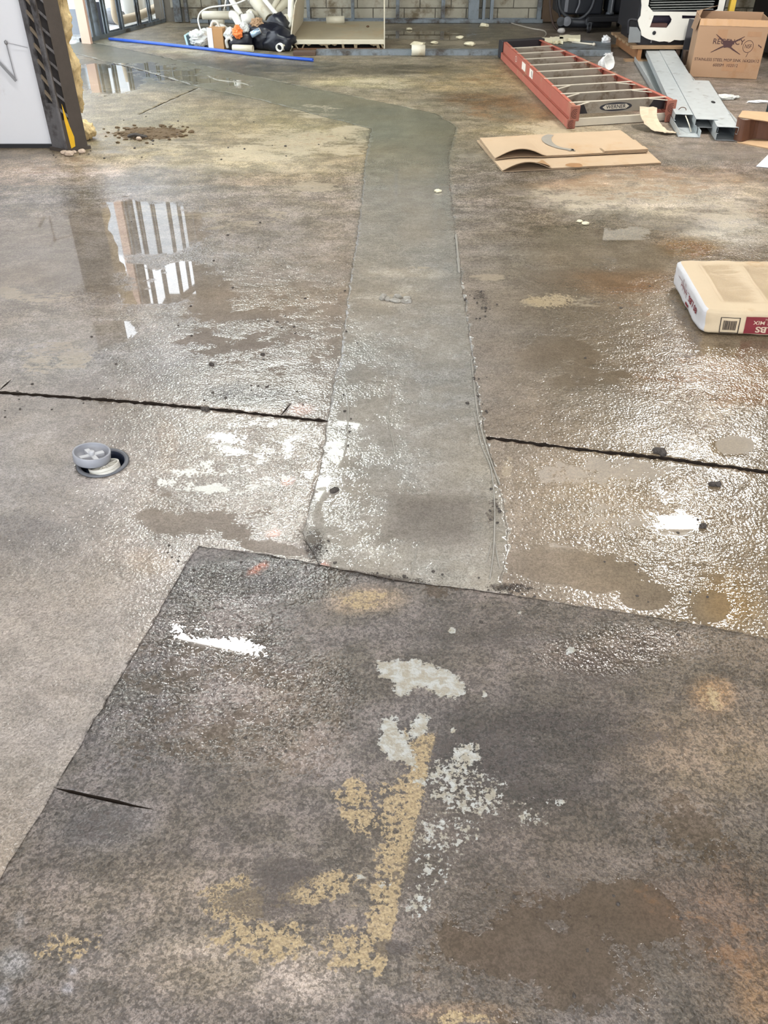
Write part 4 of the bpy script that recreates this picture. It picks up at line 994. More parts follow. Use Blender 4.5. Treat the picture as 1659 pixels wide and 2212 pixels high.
o = lp(0, .74, .112) - cx_ * .0045; b = MB(); ring2d(b, o, -rt, nz, .045, .026, .007, .001); b.add([o + nz * v + -rt * u - cx_ * .001 for u, v in [(-.02, .008), (-.01, -.012), (0, .004), (.01, -.012), (.02, .008), (.01, -.004), (0, .012), (-.01, -.004)]], [(0, 1, 7), (1, 2, 6, 7), (2, 3, 5, 6), (3, 4, 5)]); b.build('round_emblem', mat('pale_print', S(206, 190, 180), .6), lad)

# torn curl of cardboard by the ladder foot
b = MB(); prof = [at(1382, 232, .13), at(1384, 252, .085), at(1395, 270, .045), at(1415, 283, .018), at(1440, 286, .022)]
prof = smoothpath(prof, 5); wv = Vector((.15, .06, 0)); n = len(prof); vs = []
for th in (0, .006):
    for i, p in enumerate(prof):
        for j in range(5): 
            s_ = j / 4; jit = .012 * mnoise.noise(Vector((i * .7, j * .9, 1.0))); vs.append(p + wv * (s_ * (1 - .25 * i / n)) + Vector((0, 0, jit - .02 * s_ + th)) + Vector((0, th, 0)))
m = n * 5; fs = [(i * 5 + j, i * 5 + j + 1, (i + 1) * 5 + j + 1, (i + 1) * 5 + j) for i in range(n - 1) for j in range(4)]; fs += [tuple(m + a for a in reversed(f)) for f in fs[:]]
ring_ = list(range(5)) + [i * 5 + 4 for i in range(1, n)] + [(n - 1) * 5 + j for j in range(3, -1, -1)] + [i * 5 for i in range(n - 2, 0, -1)]
fs += [(ring_[a], m + ring_[a], m + ring_[(a + 1) % len(ring_)], ring_[(a + 1) % len(ring_)]) for a in range(len(ring_))]
for v in vs: v.z = max(v.z, .004)
b.add(vs, fs); tag(b.build('torn_cardboard', mat('pale_torn_cardboard', S(194, 176, 152), .85, var=.15, scale=20), None, smooth=False, loc=at(1410, 285)), 'torn curled piece of pale cardboard leaning at the ladder foot', 'cardboard scrap')

# ------------------------------------------------------------------ STEEL STUDS in a loose stack
def channel(far, near, w, h, z, up, label, nm='steel_stud', lip=.012, m=galv, hole=None):
    """C section lying along far-near; up=True: open side up; else web on top"""
    a, e = Vector(far), Vector(near); a.z = e.z = 0; d = (e - a).normalized(); sd = Vector((d.y, -d.x, 0)); t_ = .0025
    root = thing(nm, ((a + e) / 2), label, 'steel stud')
    def bb(mb, off, zz, ww, hh): mb.bar(a + sd * off + Vector((0, 0, zz)), e + sd * off + Vector((0, 0, zz)), ww, hh)
    wz = z + t_ / 2 if up else z + h - t_ / 2
    b = MB(); bb(b, 0, wz, w, t_); wo = b.build('web', m, root)
    for s in (-1, 1):
        b = MB(); bb(b, s * (w / 2 - t_ / 2), z + h / 2, t_, h)
        if lip: bb(b, s * (w / 2 - lip / 2), (z + h - t_ / 2) if up else (z + t_ / 2), lip, t_)
        b.build('flange', m, root)
    if hole:
        p = a.lerp(e, hole); b = MB(); b.prism([p + sd * x + d * y + Vector((0, 0, z + h + .0006)) for x, y in ell(.016, .045, 20)], (0, 0, .0004)); b.build('hole_shade_disc', mat('hole_shade', S(20, 20, 22), .9), wo)  # dark disc on the closed web, painted for the shade in a hole
    return root
hs = .045
channel(at(1386, 133), at(1488, 297), .155, hs, .002, True, 'open steel channel lying lowest, next to the ladder, showing its trough', 'steel_channel', lip=0)
channel(at(1414, 120, .02), at(1526, 290), .15, hs, .002, False, 'short-ended steel stud on the floor under the middle beams')
channel(at(1470, 170), at(1568, 304), .15, hs, .002, True, 'open steel channel on the floor with lipped trough facing up', 'steel_channel')
channel(at(1408, 115, .05), at(1482, 246, .10), .155, hs, .052, False, 'upper steel stud nearest the ladder with torn lip at its end')
channel(at(1437, 115, .06), at(1527, 258, .10), .155, hs, .056, False, 'upper steel stud in the middle of the stack, reaching under the pallet')
channel(at(1510, 186, .05), at(1572, 276, .09), .15, hs, .050, False, 'shorter upper steel stud with one dark oval hole in its web', hole=.52)
b = MB(); p0, p1 = at(1548, 225, .03), at(1600, 285, .03); b.bar(p0, p1, .10, .003); tag(b.build('steel_plate', galv, None, loc=(p0 + p1) / 2), 'flat steel strip beside the short stud with the oval hole', 'steel strip')
b = MB(); b.tube(smoothpath([at(1481, 250, .098), at(1488, 268, .06), at(1493, 285, .01)], 5), .004, 6); tag(b.build('bent_lip', alu_hi, None, loc=at(1490, 275)), 'thin bright bent metal strip dangling from a stud end', 'metal strip')
b = MB(); b.tube(smoothpath([at(1466, 237, .103), at(1472, 232, .12), at(1480, 233, .12), at(1482, 238, .103)], 6), .003, 6); tag(b.build('wire_tie', mat('rust_wire', S(90, 66, 52), .6), None, loc=at(1475, 236, .1)), 'small bent wire tie lying on an upper steel stud', 'wire')
# ------------------------------------------------------------------ OPEN CARTON with printed front
carton = mat('carton_board', S(164, 132, 104), .75, var=.06, scale=4, dirt=S(156, 118, 86), dirt_amt=.25)
cprint = mat('carton_print', S(74, 50, 50), .8); tape = mat('clear_tape', S(196, 156, 116), .12, var=.05)
f0, f1 = at(1488, 166), at(1634, 172); ex = (f1 - f0); Lw = ex.length; ex.normalize(); ey = Vector((-ex.y, ex.x, 0)); ez = Vector((0, 0, 1))
Hc = atY(1512, 40, f0.y).z; Dp = .50
t = thing('cardboard_carton', f0 + ex * Lw / 2 + ey * Dp / 2, 'open brown cardboard carton with printed front standing beside the pallet', 'cardboard box')
def cb(u0, u1, v0, v1, z0, z1, nm, m=carton, par=None):
    b = MB(); b.hexa([f0 + ex * u + ey * v + ez * z for z in (z0, z1) for u, v in ((u0, v0), (u1, v0), (u1, v1), (u0, v1))]); return b.build(nm, m, par or t, bevel=.002)
th = .006
cb(0, Lw, 0, th, .002, Hc, 'front_panel'); cb(0, Lw, Dp - th, Dp, .002, Hc + .01, 'back_panel'); cb(0, th, th, Dp - th, .002, Hc, 'side_panel'); cb(Lw - th, Lw, th, Dp - th, .002, Hc, 'side_panel'); cb(th, Lw - th, th, Dp - th, .002, .008, 'bottom_panel')
b = MB(); b.prism([f0 + ez * Hc - ex * .002, f0 + ey * Dp * .8 + ez * Hc - ex * .002, f0 + ey * Dp * .75 - ex * .03 + ez * (Hc - .12), f0 + ey * .05 - ex * .02 + ez * (Hc - .10)], -ex * .004); b.build('side_flap', carton, t)
b = MB(); b.prism([f0 + ez * (Hc + .001) + ey * .1, f0 + ez * (Hc + .001) + ey * Dp, f0 + ex * .18 + ey * Dp + ez * (Hc + .05), f0 + ex * .04 + ey * Dp * .7 + ez * (Hc + .03)], ez * .004); b.build('corner_flap', carton, t)
b = MB(); N_ = 30
vs = [f0 + ex * (Lw * i / N_) - ey * (.0015 + .002 * random.random()) + ez * (Hc - .055 * j + .004 * random.random()) for j in range(2) for i in range(N_ + 1)]
b.add(vs, [(i, i + 1, N_ + 2 + i, N_ + 1 + i) for i in range(N_)]); b.build('tape_strip', tape, t)
for u0, u1, z0, z1 in ((.32, .44, .06, .14), (.47, .55, .06, .13), (.20, .30, Hc - .16, Hc - .08), (.50, .64, Hc - .13, Hc - .09)):
    b = MB(); b.add([f0 + ex * u * Lw / .6 * .86 - ey * .001 + ez * z for u, z in ((u0, z0), (u1, z0), (u1, z1), (u0, z1))], [(0, 1, 2, 3)]); b.build('tape_patch', mat('faint_tape_patch', S(164, 126, 94), .6), t)
fo = lambda u, z: f0 + ex * (u * Lw) + ez * (z * Hc)
b = MB(); text_on(b, 'STAINLESS STEEL MOP SINK 16X20X12', fo(.50, .315), ex, ez, .0335, .0, .0015); text_on(b, '600SM  102012', fo(.50, .225), ex, ez, .035, .0, .0015); b.build('printed_text', cprint, t)
b = MB(); o = fo(.47, .60); text_on(b, 'REGENCY', o + ez * .012, ex, ez, .062, .008, .0015); b.build('logo_text', cprint, t)
b = MB()
stroke2d(b, [(-.12, .07), (-.07, .035), (-.02, .0), (.05, -.045), (.125, -.085)], [.004, .012, .014, .012, .004], o, ex, ez, .002)
stroke2d(b, [(.13, .06), (.08, .03), (.02, 0), (-.06, -.035), (-.135, -.075)], [.004, .012, .014, .012, .004], o, ex, ez, .0022)
for k in range(7): stroke2d(b, [(-.055 + .004 * k, .018 - .008 * k), (0, .02 - .0075 * k), (.05 - .003 * k, .016 - .008 * k)], .010, o, ex, ez, .0024 + k * .0001)
b.build('scribble', cprint, t)
b = MB(); o = fo(.765, .56); ring2d(b, o, ex, ez, .046, .050, .004, .0015); text_on(b, 'NSF', o, ex, ez, .044, .006, .0015, .8); stroke2d(b, [(.012, -.05), (.005, -.075), (0, -.085)], .004, o, ex, ez, .0015); b.build('round_mark', cprint, t)
b = MB(); o = fo(.93, .57); stroke2d(b, [(-.015, .012), (.0, -.002)], .008, o, ex, ez, .0015); stroke2d(b, [(.004, .002), (.016, -.012)], .008, o, ex, ez, .0015); b.build('small_mark', cprint, t)

# ------------------------------------------------------------------ PALLET with a stripped white appliance
wood = mat('pallet_wood', S(150, 122, 92), .8, var=.25, scale=10); wood_o = mat('orange_wood', S(150, 106, 70), .8, var=.2, scale=10); wood_d = mat('dark_wood', S(84, 66, 54), .85, var=.25, scale=8)
PX0, PX1, PY0, PY1, PZ = 2.50, 3.39, 9.42, 10.4, .135
t = thing('pallet', (3.1, 9.9, 0), 'low wooden pallet carrying the stripped white appliance', 'pallet')
for k in range(6):
    y = PY0 + k * (PY1 - PY0 - .1) / 5; b = MB(); b.box(PX0, PX1, y, y + .1, PZ - .022, PZ); b.build('deck_board', wood, t)
for k, (x, m) in enumerate(((PX0 + .065, wood_o), (PX0 + .45, wood_d), (PX1 - .1, wood_d))):
    b = MB(); b.box(x, x + .04, PY0 + .01, PY1 - .01, .016, PZ - .022); b.build('stringer', m, t)
for y in (PY0, PY1 - .1):
    b = MB(); b.box(PX0 - .05, PX1, y, y + .09, .0, .016); b.build('bottom_board', wood, t)
white_metal = mat('chipped_white_enamel', S(226, 224, 216), .45, var=.06, scale=7, dirt=S(180, 164, 140), dirt_amt=.12)
blackm = mat('black_frame_steel', S(34, 34, 40), .45, .2, var=.25)
AX0, AX1, AY = 2.58, 3.36, 9.50
t = thing('appliance_shell', (3.1, 9.9, PZ), 'stripped white appliance shell with ragged edge and a dark cut-out, standing on the pallet', 'appliance')
b = MB(); b.box(AX0, AX1, AY + .03, 10.3, PZ + .001, PZ + .10); b.box(AX0 - .05, AX0 + .03, AY + .02, 10.3, PZ + .1, 1.9); b.box(AX1 - .03, AX1 + .02, AY + .02, 10.3, PZ + .1, 1.9); b.box(AX0, AX1, 10.25, 10.3, PZ + .1, 1.9); b.box(AX0, AX1, AY + .03, 10.3, 1.88, 1.92); b.build('frame', blackm, t)
for x in (.12, .30, .5, .68):
    b = MB(); b.box(AX0 + x, AX0 + x + .012, AY + .015, AY + .03, PZ + .02, PZ + .09); b.build('base_rib', mat('grey_rib', S(120, 120, 124), .5), t)
# ragged front skin with two openings, made from cells
def skin(px, py): p = atY(px, py, AY); return p
rng = random.Random(8); out = []
zb = atY(1450, 88, AY).z; xl = atY(1384, 40, AY).x; ztop = 1.85
edge = [(atY(1386, 0, AY).x, ztop)] + [(atY(px + rng.uniform(-2, 2), py, AY).x, atY(px, py, AY).z) for px, py in ((1386, 0), (1384, 12), (1386, 24), (1383, 34), (1379, 44), (1381, 56), (1382, 66), (1386, 76), (1394, 82), (1402, 85), (1412, 87), (1424, 90), (1436, 89), (1446, 91), (1458, 86), (1470, 87), (1482, 86), (1494, 87), (1510, 86), (1530, 87), (1552, 85))]
edge += [(AX1, edge[-1][1]), (AX1, ztop)]
hole1 = [(atY(px, py, AY).x, atY(px, py, AY).z) for px, py in ((1412, 33), (1446, 33), (1451, 42), (1449, 48), (1440, 60), (1403, 59), (1405, 54))]
hole2 = [(atY(px, py, AY).x, atY(px, py, AY).z) for px, py in ((1473, 33), (1509, 34), (1509, 40), (1473, 40))]
hole3 = [(atY(px, py, AY).x, atY(px, py, AY).z) for px, py in ((1399, -12), (1553, -12), (1550, 20), (1540, 26), (1410, 25), (1400, 13))]; hole3[0] = (hole3[0][0], 1.55); hole3[1] = (hole3[1][0], 1.55)
V2 = []; E2 = []
for lp_ in (edge, hole1, hole2, hole3):
    o = len(V2); V2 += [Vector(p) for p in lp_]; E2 += [(o + i, o + (i + 1) % len(lp_)) for i in range(len(lp_))]
r2 = delaunay_2d_cdt(V2, E2, [], 0, 1e-6)
tv = np.array([(v.x, v.y) for v in r2[0]]); tf = np.array(r2[2]); cen_ = tv[tf].mean(1)
keep = inside(cen_, edge) & ~inside(cen_, hole1) & ~inside(cen_, hole2) & ~inside(cen_, hole3)
b = MB()
for f in tf[keep]: b.add([(x, AY, z) for x, z in tv[f]], [(0, 1, 2)])
so = b.build('front_skin', white_metal, t)
bm = bmesh.new(); bm.from_mesh(so.data); bmesh.ops.remove_doubles(bm, verts=bm.verts, dist=1e-5); bmesh.ops.recalc_face_normals(bm, faces=bm.faces); bm.to_mesh(so.data); bm.free()
md = so.modifiers.new('thick', 'SOLIDIFY'); md.thickness = .014; md.offset = 0
b = MB(); b.box(AX0 + .05, AX1 - .05, AY + .10, AY + .12, PZ + .11, atY(1400, 24, AY).z); b.build('inner_panel', mat('dark_purple_steel', S(52, 46, 62), .35, .3, var=.3), t)
q = atY(1409, 62, AY)
b = MB(); z0 = hole1[5][1]; b.box(hole1[5][0] - .01, hole1[4][0] + .01, AY + .03, AY + .09, z0 - .004, z0 + .03); b.build('inner_ledge', mat('rust_brown_ledge', S(86, 58, 52), .6), t)
sheetm = mat('grey_sheet_stack', S(150, 154, 152), .5, .3, var=.12)
zs = atY(1450, 25, AY).z
for k in range(7):
    b = MB(); x0 = hole3[5][0] + rng.uniform(0, .04); x1 = hole3[1][0] - rng.uniform(.0, .05); z = zs + .004 + k * .022
    b.hexa([(x0, AY + .03, z), (x1, AY + .03, z + .01), (x1, AY + .6, z + .02), (x0, AY + .6, z + .008), (x0, AY + .03, z + .006), (x1, AY + .03, z + .016), (x1, AY + .6, z + .026), (x0, AY + .6, z + .014)]); b.build('metal_sheet', sheetm, t)
b = MB(); b.prism([atY(1357, 92, AY - .01), atY(1383, 92, AY - .01), atY(1384, 70, AY - .01), atY(1377, 59, AY - .01), atY(1360, 58, AY - .01)], (0, .012, 0)); b.build('corner_gusset', mat('grey_gusset', S(134, 138, 140), .5, .3), t)
b = MB(); b.tube(smoothpath([atY(1357, 75, AY), atY(1358, 46, AY), atY(1366, 42, AY), atY(1376, 44, AY)], 5), .012, 8); b.build('side_pipe', blackm, t, smooth=True)
b = MB(); b.lathe([(.0, 0), (.018, 0), (.018, .004), (0, .006)], atY(1413, 71, AY - .009), 12, Matrix.Rotation(math.pi / 2, 3, 'X')); b.build('bolt', blackm, t)
t = thing('yellow_post', (3.80, 9.55, 0), 'slim yellow upright bar beside the white appliance shell', 'post')
xa, xb = atY(1577, 12, 9.5).x, atY(1588, 12, 9.5).x; t.location = ((xa + xb) / 2, 9.52, 0); b = MB(); b.box(xa, xb, 9.49, 9.55, 0, 1.8); b.build('bar', mat('worn_yellow_paint', S(222, 186, 76), .5, var=.1), t)
b = MB(); b.prism([Vector((xa - .04, 9.46, 0)), Vector((xb + .04, 9.46, 0)), Vector((xb + .04, 9.58, 0)), Vector((xa - .04, 9.58, 0))], (0, 0, .01)); b.build('foot_plate', blackm, t)
# black leaning board and its wood block
t = thing('leaning_board', at(1462, 122), 'narrow black board leaning on the pallet edge next to the printed carton', 'board')
b = MB(); a, e = at(1468, 126, .02), atY(1500, 42, 9.42); a.y = 9.30; b.bar(a, e, .012, .10, up=(1, 0, .4)); b.build('board', blackm, t)
b = MB(); b.box(a.x - .03, a.x + .05, 9.24, 9.36, .0, .12); b.build('wood_foot', wood_d, t)

# dark cabinet standing in the shade behind the carton, and a dark post at the edge
t = thing('steel_cabinet', (4.45, 9.6, 0), 'tall black steel cabinet standing in shade behind the printed carton', 'cabinet')
b = MB(); b.box(3.92, 4.98, 9.35, 10.2, .06, 2.0); b.build('body', mat('black_cabinet', S(38, 34, 34), .6, var=.3), t, bevel=.01)
for x in (3.95, 4.46): b = MB(); b.box(x, x + .49, 9.335, 9.35, .1, 1.95); d_ = b.build('door', mat('black_cabinet', S(38, 34, 34)), t, bevel=.004); b = MB(); b.bar((x + .42, 9.32, .9), (x + .42, 9.32, 1.1), .02, .02, up=(0, 1, 0)); b.build('handle', blackm, d_)
for x, y in ((3.97, 9.4), (4.93, 9.4), (3.97, 10.15), (4.93, 10.15)): b = MB(); b.box(x - .03, x + .03, y - .03, y + .03, 0, .06); b.build('foot', blackm, t)
p = at(1660, 262); t = thing('machine_leg', p + Vector((.05, .05, 0)), 'dark teal square steel leg at the far edge of the floor beyond the rusty scrap', 'post')
b = MB(); b.box(p.x - .015, p.x + .05, p.y, p.y + .06, .0, .34); b.build('post', mat('dark_teal_steel', S(38, 54, 58), .5, .2), t); b = MB(); b.box(p.x - .02, p.x + .6, p.y, p.y + .06, .30, .36); b.build('rail', mat('dark_teal_steel', S(38, 54, 58)), t)
# rusty wet cardboard scrap
t = thing('cardboard_tray', at(1625, 290), 'dark wet brown cardboard tray end lying on a tan flat sheet', 'cardboard scrap')
brn = mat('wet_brown_cardboard', S(96, 62, 44), .7, var=.3, scale=12); b = MB(); base_ = [at(1584, 305), at(1600, 309), at(1632, 303), at(1690, 310)]
pth = smoothpath(base_, 6); n = len(pth); vs = []
for k, p in enumerate(pth):
    hgt = .155 - .03 * k / n; vs += [p + Vector((0, 0, .010)), p + Vector((-.0, .02, hgt)), p + Vector((0, .026, hgt)), p + Vector((0, .006, .010))]
b.add(vs, [(i * 4 + j, i * 4 + (j + 1) % 4, (i + 1) * 4 + (j + 1) % 4, (i + 1) * 4 + j) for i in range(n - 1) for j in range(4)] + [(3, 2, 1, 0), tuple((n - 1) * 4 + j for j in range(4))]); b.build('tray_wall', brn, t)
b = MB(); q0, q1 = base_[0] + Vector((0, .02, .15)), base_[3] + Vector((0, .02, .12)); b.prism([q0, q1, q1 + Vector((.1, .22, .02)), q0 + Vector((.1, .2, .0))], (0, 0, .005)); b.build('tray_top', mat('tan_wet_cardboard', S(176, 146, 112), .7), t)
b = MB(); b.prism([at(1592, 309), at(1700, 330), at(1710, 300), at(1600, 296)], (0, 0, .006)); b.build('under_sheet', mat('tan_wet_cardboard', S(176, 146, 112)), t)
b = MB(); b.prism([at(1633, 360, .003), at(1664, 330, .02), at(1720, 340, .012), at(1700, 366, .003)], (0, 0, .002)); tag(b.build('paper_sheet', mat('white_sheet_paper', S(214, 216, 226), .7, var=.03), None, loc=at(1660, 350)), 'white sheet of paper lying flat on the pale dry concrete', 'paper')

# ------------------------------------------------------------------ BLACK MACHINE on casters by the back wall
t = thing('compressor', (2.45, 11.6, 0), 'black machine with looped hoses on a caster base by the back wall', 'machine')
bl = mat('black_machine_paint', S(36, 38, 44), .4, .2, var=.25); bl2 = mat('dark_grey_machine', S(62, 64, 68), .5, .2); rub = mat('black_rubber', S(30, 30, 34), .6)
b = MB(); b.box(2.10, 2.62, 11.5, 12.0, .17, 1.15); b.build('housing', bl, t, bevel=.02)
b = MB(); b.box(2.16, 2.20, 11.49, 11.5, .2, .5); b.build('side_strip', mat('grey_strip_paint', S(110, 112, 118), .5), t)
b = MB(); b.lathe([(0, .0), (.17, .0), (.19, .03), (.19, .75), (.15, .82), (0, .85)], (2.85, 11.65, .19), 28); b.build('tank', bl, t, smooth=True)
b = MB(); b.lathe([(0, 0), (.05, 0), (.05, .02), (.035, .03), (.035, .6), (0, .6)], (2.70, 11.44, .18), 14); b.build('filter_column', mat('grey_column', S(78, 82, 88), .35, .4), t, smooth=True)
b = MB(); b.tube([(2.10, 11.42, .10), (2.72, 11.42, .10)], .055, 16); b.build('pump_cylinder', bl, t, smooth=True)
for x in (2.06, 2.13, 2.40): b = MB(); b.lathe([(0, 0), (.05, 0), (.05, .02), (0, .025)], (x + .05, 11.36, .12), 14, Matrix.Rotation(math.pi / 2, 3, 'X')); b.build('end_cap', mat('grey_strip_paint', S(110, 112, 118)) if x == 2.13 else bl2, t)
b = MB(); p0 = atY(1268, 55, 11.35); b.hexa([(2.42, 11.30, .115), (2.95, 11.36, .115), (2.95, 11.9, .115), (2.42, 11.9, .115), (2.42, 11.30, .17), (2.95, 11.36, .175), (2.95, 11.9, .175), (2.42, 11.9, .17)]); b.build('base_platform', rub, t, bevel=.01)
for x, y in ((2.45, 11.34), (2.92, 11.42), (2.45, 11.86), (2.92, 11.86)):
    b = MB(); b.box(x - .022, x - .016, y - .03, y + .03, .04, .116); b.box(x + .016, x + .022, y - .03, y + .03, .04, .116); b.box(x - .022, x + .022, y - .03, y + .03, .108, .116); c_ = b.build('caster', mat('caster_fork', S(120, 122, 126), .4, .6), t)
    b = MB(); b.tube([(x - .014, y, .042), (x + .014, y, .042)], .04, 18); b.build('wheel', rub, c_)
for pth, rr, m in (([(1208, -20), (1209, 14), (1220, 32), (1240, 42), (1258, 38), (1275, 22), (1284, -2), (1286, -30)], .018, bl2), ([(1190, -30), (1188, 0), (1190, 30), (1196, 54), (1206, 66), (1222, 74)], .013, mat('brown_hose', S(66, 52, 46), .6)), ([(1200, -30), (1203, 10), (1210, 36), (1216, 46)], .012, rub), ([(1250, -20), (1252, 6), (1246, 22), (1244, 28)], .010, mat('grey_strip_paint', S(110, 112, 118)))):
    b = MB(); b.tube(smoothpath([atY(x, y, 11.40 - .0 * i) for i, (x, y) in enumerate(pth)], 6), rr, 8); b.build('hose', m, t, smooth=True)
b = MB(); p = at(1213, 73); b.lump(p + Vector((0, .02, .03)), (.05, .03, .03), 2, .2, flat=.002); b.build('white_nozzle', mat('pale_nozzle', S(190, 186, 182), .5), t, smooth=True)
b = MB(); b.tube(smoothpath([at(1335, 92, .005), at(1342, 80, .04), at(1352, 70, .08), at(1362, 64, .12)], 6), .012, 8); tag(b.build('grey_cable', mat('grey_cable', S(140, 138, 134), .6), None, smooth=True, loc=at(1340, 88)), 'thick grey cable rising from the floor to the appliance frame', 'cable')
b = MB(); b.tube(smoothpath([at(1105, 50, .01), at(1118, 54, .008), at(1150, 62, .006), at(1174, 66, .006), at(1180, 74, .006), at(1172, 84, .006), at(1166, 88, .006)], 6), .008, 6); tag(b.build('loose_wire', mat('pale_wire', S(170, 162, 150), .6), None, smooth=True, loc=at(1150, 65)), 'pale loose wire curling over the floor by the back wall', 'wire')

# floor-level steel lengths behind the ladder
b = MB(); p0, p1 = at(1180, 121), at(1318, 122); q1, q0 = at(1318, 103), at(1200, 96)
b.hexa([p0, p1, q1, q0] + [v + Vector((0, 0, .055)) for v in (p0, p1, q1, q0)]); tag(b.build('steel_sheet_pack', galv_old, None, loc=p1, bevel=.003), 'flat grey pack of steel sheet lying on the floor behind the ladder', 'steel sheet')
b = MB(); b.tube([at(1236, 91, .065), at(1282, 96, .065)], .010, 8); b.lump(at(1283, 96, .067), .02, 1, .05); tag(b.build('steel_rod', alu_hi, None, smooth=True, loc=at(1260, 95, .06)), 'thin steel rod with a bright end lying on the grey sheet pack', 'rod')
foam = mat('pale_foam', S(226, 218, 190), .9, var=.08, scale=20)
for k, (x0, x1, y0, y1, lb) in enumerate(((1162, 1188, 88, 99, 'broken pale foam strip nearest the back of the ladder cap'), (1188, 1216, 86, 95, 'ragged pale foam strip beside the steel rod'), (1208, 1253, 82, 90, 'longest pale foam strip lying behind the steel rod'))):
    b = MB(); r = random.Random(k); n = 7; z = .06; topl = [at(x0 + (x1 - x0) * i / n, y0 + r.uniform(-1, 1), z) for i in range(n + 1)]; bot = [at(x0 + (x1 - x0) * i / n, y1 + r.uniform(-1.5, 1.5), z) for i in range(n + 1)]
    b.prism(bot + topl[::-1], (0, 0, .03)); tag(b.build('foam_strip', foam, None, loc=bot[0]), lb, 'foam', None)
wpf = mat('white_plastic_film', S(232, 232, 234), .35, var=.04)
def crumple(nm, p, r, seed, m, label, cat, amp=.55, freq=3.2):
    b = MB(); b.lump(Vector(p), r, 4, amp * .72, freq * 1.3, seed, flat=.002); return tag(b.build(nm, m, None, smooth=False, loc=(p[0], p[1], 0)), label, cat)
p = at(1307, 118); 
crumple('plastic_scrap', at(1307, 103) + Vector((0, 0, .07)), (.045, .05, .045), 3, wpf, 'small white curl of plastic on the end of the grey sheet pack', 'plastic')
crumple('plastic_scrap', at(1312, 121) + Vector((0, 0, .02)), (.055, .04, .02), 5, wpf, 'flat white plastic shred on the floor at the sheet pack end', 'plastic')
t = thing('paper_cup', at(1307, 152), 'crushed white paper cup lying on the floor between ladder and studs', 'cup')
b = MB(); c = at(1307, 152) + Vector((0, .03, .055)); M = Matrix.Rotation(math.radians(62), 3, 'X') @ Matrix.Rotation(.5, 3, 'Y'); b.lathe([(.0, -.05), (.046, -.05), (.050, -.03), (.062, .0), (.058, .03), (.068, .055), (.063, .055), (.054, .03), (.04, -.04), (0, -.04)], c, 22, M)
for v in b.v:
    k = mnoise.noise(v * 16); v += Vector((k, mnoise.noise(v * 14 + Vector((5, 0, 0))), k * .6)) * .018; v.z = max(v.z, .002)
b.build('crushed_cup', mat('white_cup_paper', S(236, 236, 234), .6, var=.03), t)
film = mat('clear_film', S(224, 226, 222), .15, var=.05, alpha=.75)
crumple('plastic_wrap', at(1566, 214) + Vector((0, 0, .015)), (.10, .05, .018), 11, film, 'crumpled clear plastic wrap behind the stud with the hole', 'plastic')
crumple('plastic_wrap', at(1640, 222) + Vector((0, 0, .008)), (.10, .02, .010), 12, wpf, 'thin white plastic strip near the dark teal leg', 'plastic')

# long steel track along the floor, board, couplings
cream_pvc = mat('cream_pvc', S(206, 200, 182), .45, var=.07, scale=8, dirt=S(186, 170, 140), dirt_amt=.2); white_pvc = mat('white_pvc', S(232, 230, 222), .4, var=.05, scale=8, dirt=S(190, 180, 160), dirt_amt=.15)
def pvc(nm, path, r, m, label, cat='pipe', inner=.82, n=16, smooth=True, group=None):
    P = [Vector(p) for p in path]; b = MB(); b.tube(P, r, n, inner=r * inner); low = min(v.z for v in b.v)
    if low < .001:
        for v in b.v: v.z += .001 - low
    o = b.build(nm, m, None, smooth=smooth, loc=(P[0].x, P[0].y, 0)); return tag(o, label, cat, group)
y0 = at(900, 120).y
t = thing('steel_track', (0.2, y0, 0), 'long grey steel track lying across the floor in front of the white hood', 'steel track')
x0, x1 = at(684, 118).x, at(1090, 120).x
b = MB(); b.box(x0, x1, y0, y0 + .004, .001, .05); b.build('flange', galv_old, t); b = MB(); b.box(x0, x1, y0 + .004, y0 + .09, .046, .05); b.build('web', galv_old, t); b = MB(); b.box(x0, x1, y0 + .086, y0 + .09, .001, .046); b.build('flange', galv_old, t)
xc0, xc1 = at(889, 122, .0).x, at(918, 122).x
t = thing('pipe_coupling', ((xc0 + xc1) / 2, y0 + .02, 0), 'short cream pipe coupling resting on the long grey steel track', 'pipe fitting')
b = MB(); yy = y0 - .03; b.tube([(xc0, yy, .053), (xc1, yy, .053)], .052, 24, inner=.044); b.build('coupling', cream_pvc, t, smooth=True)
b = MB(); x2, x3 = at(634, 119).x, at(683, 119).x; b.box(x2, x3, y0 - .02, y0 + .10, .001, .035); tag(b.build('plank', wood_d, None, loc=(x2, y0, 0), bevel=.003), 'short dark wooden plank under the corner of the white hood', 'plank')

# ------------------------------------------------------------------ WHITE HOOD lying by the back wall
hoodw = mat('dirty_white_enamel', S(202, 194, 174), .5, var=.08, scale=5, dirt=S(170, 150, 120), dirt_amt=.3); hood_top = mat('dusty_deck', S(158, 147, 124), .7, var=.14, scale=7, dirt=S(160, 140, 110), dirt_amt=.35)
Yh0, Yh1 = 10.12, 11.45; hx0, hx1 = atY(632, 100, Yh0).x, atY(829, 100, Yh0).x; zt = atY(730, 85, Yh0).z
t = thing('hood_shell', ((hx0 + hx1) / 2, 10.8, 0), 'big dirty white hood shell with tall side panels and dusty flat deck', 'hood')
zb_ = atY(730, 46, Yh1).z
b = MB(); b.hexa([(hx0, Yh0, zt - .015), (hx1, Yh0, zt - .015), (hx1, Yh1, zb_ - .015), (hx0, Yh1, zb_ - .015), (hx0, Yh0, zt), (hx1, Yh0, zt), (hx1, Yh1, zb_), (hx0, Yh1, zb_)]); b.build('deck', hood_top, t, bevel=.004)
zf = atY(730, 95.5, Yh0).z
b = MB(); b.box(hx0, hx1, Yh0 - .006, Yh0 + .01, zf, zt - .002); b.build('fascia', hoodw, t, bevel=.003)
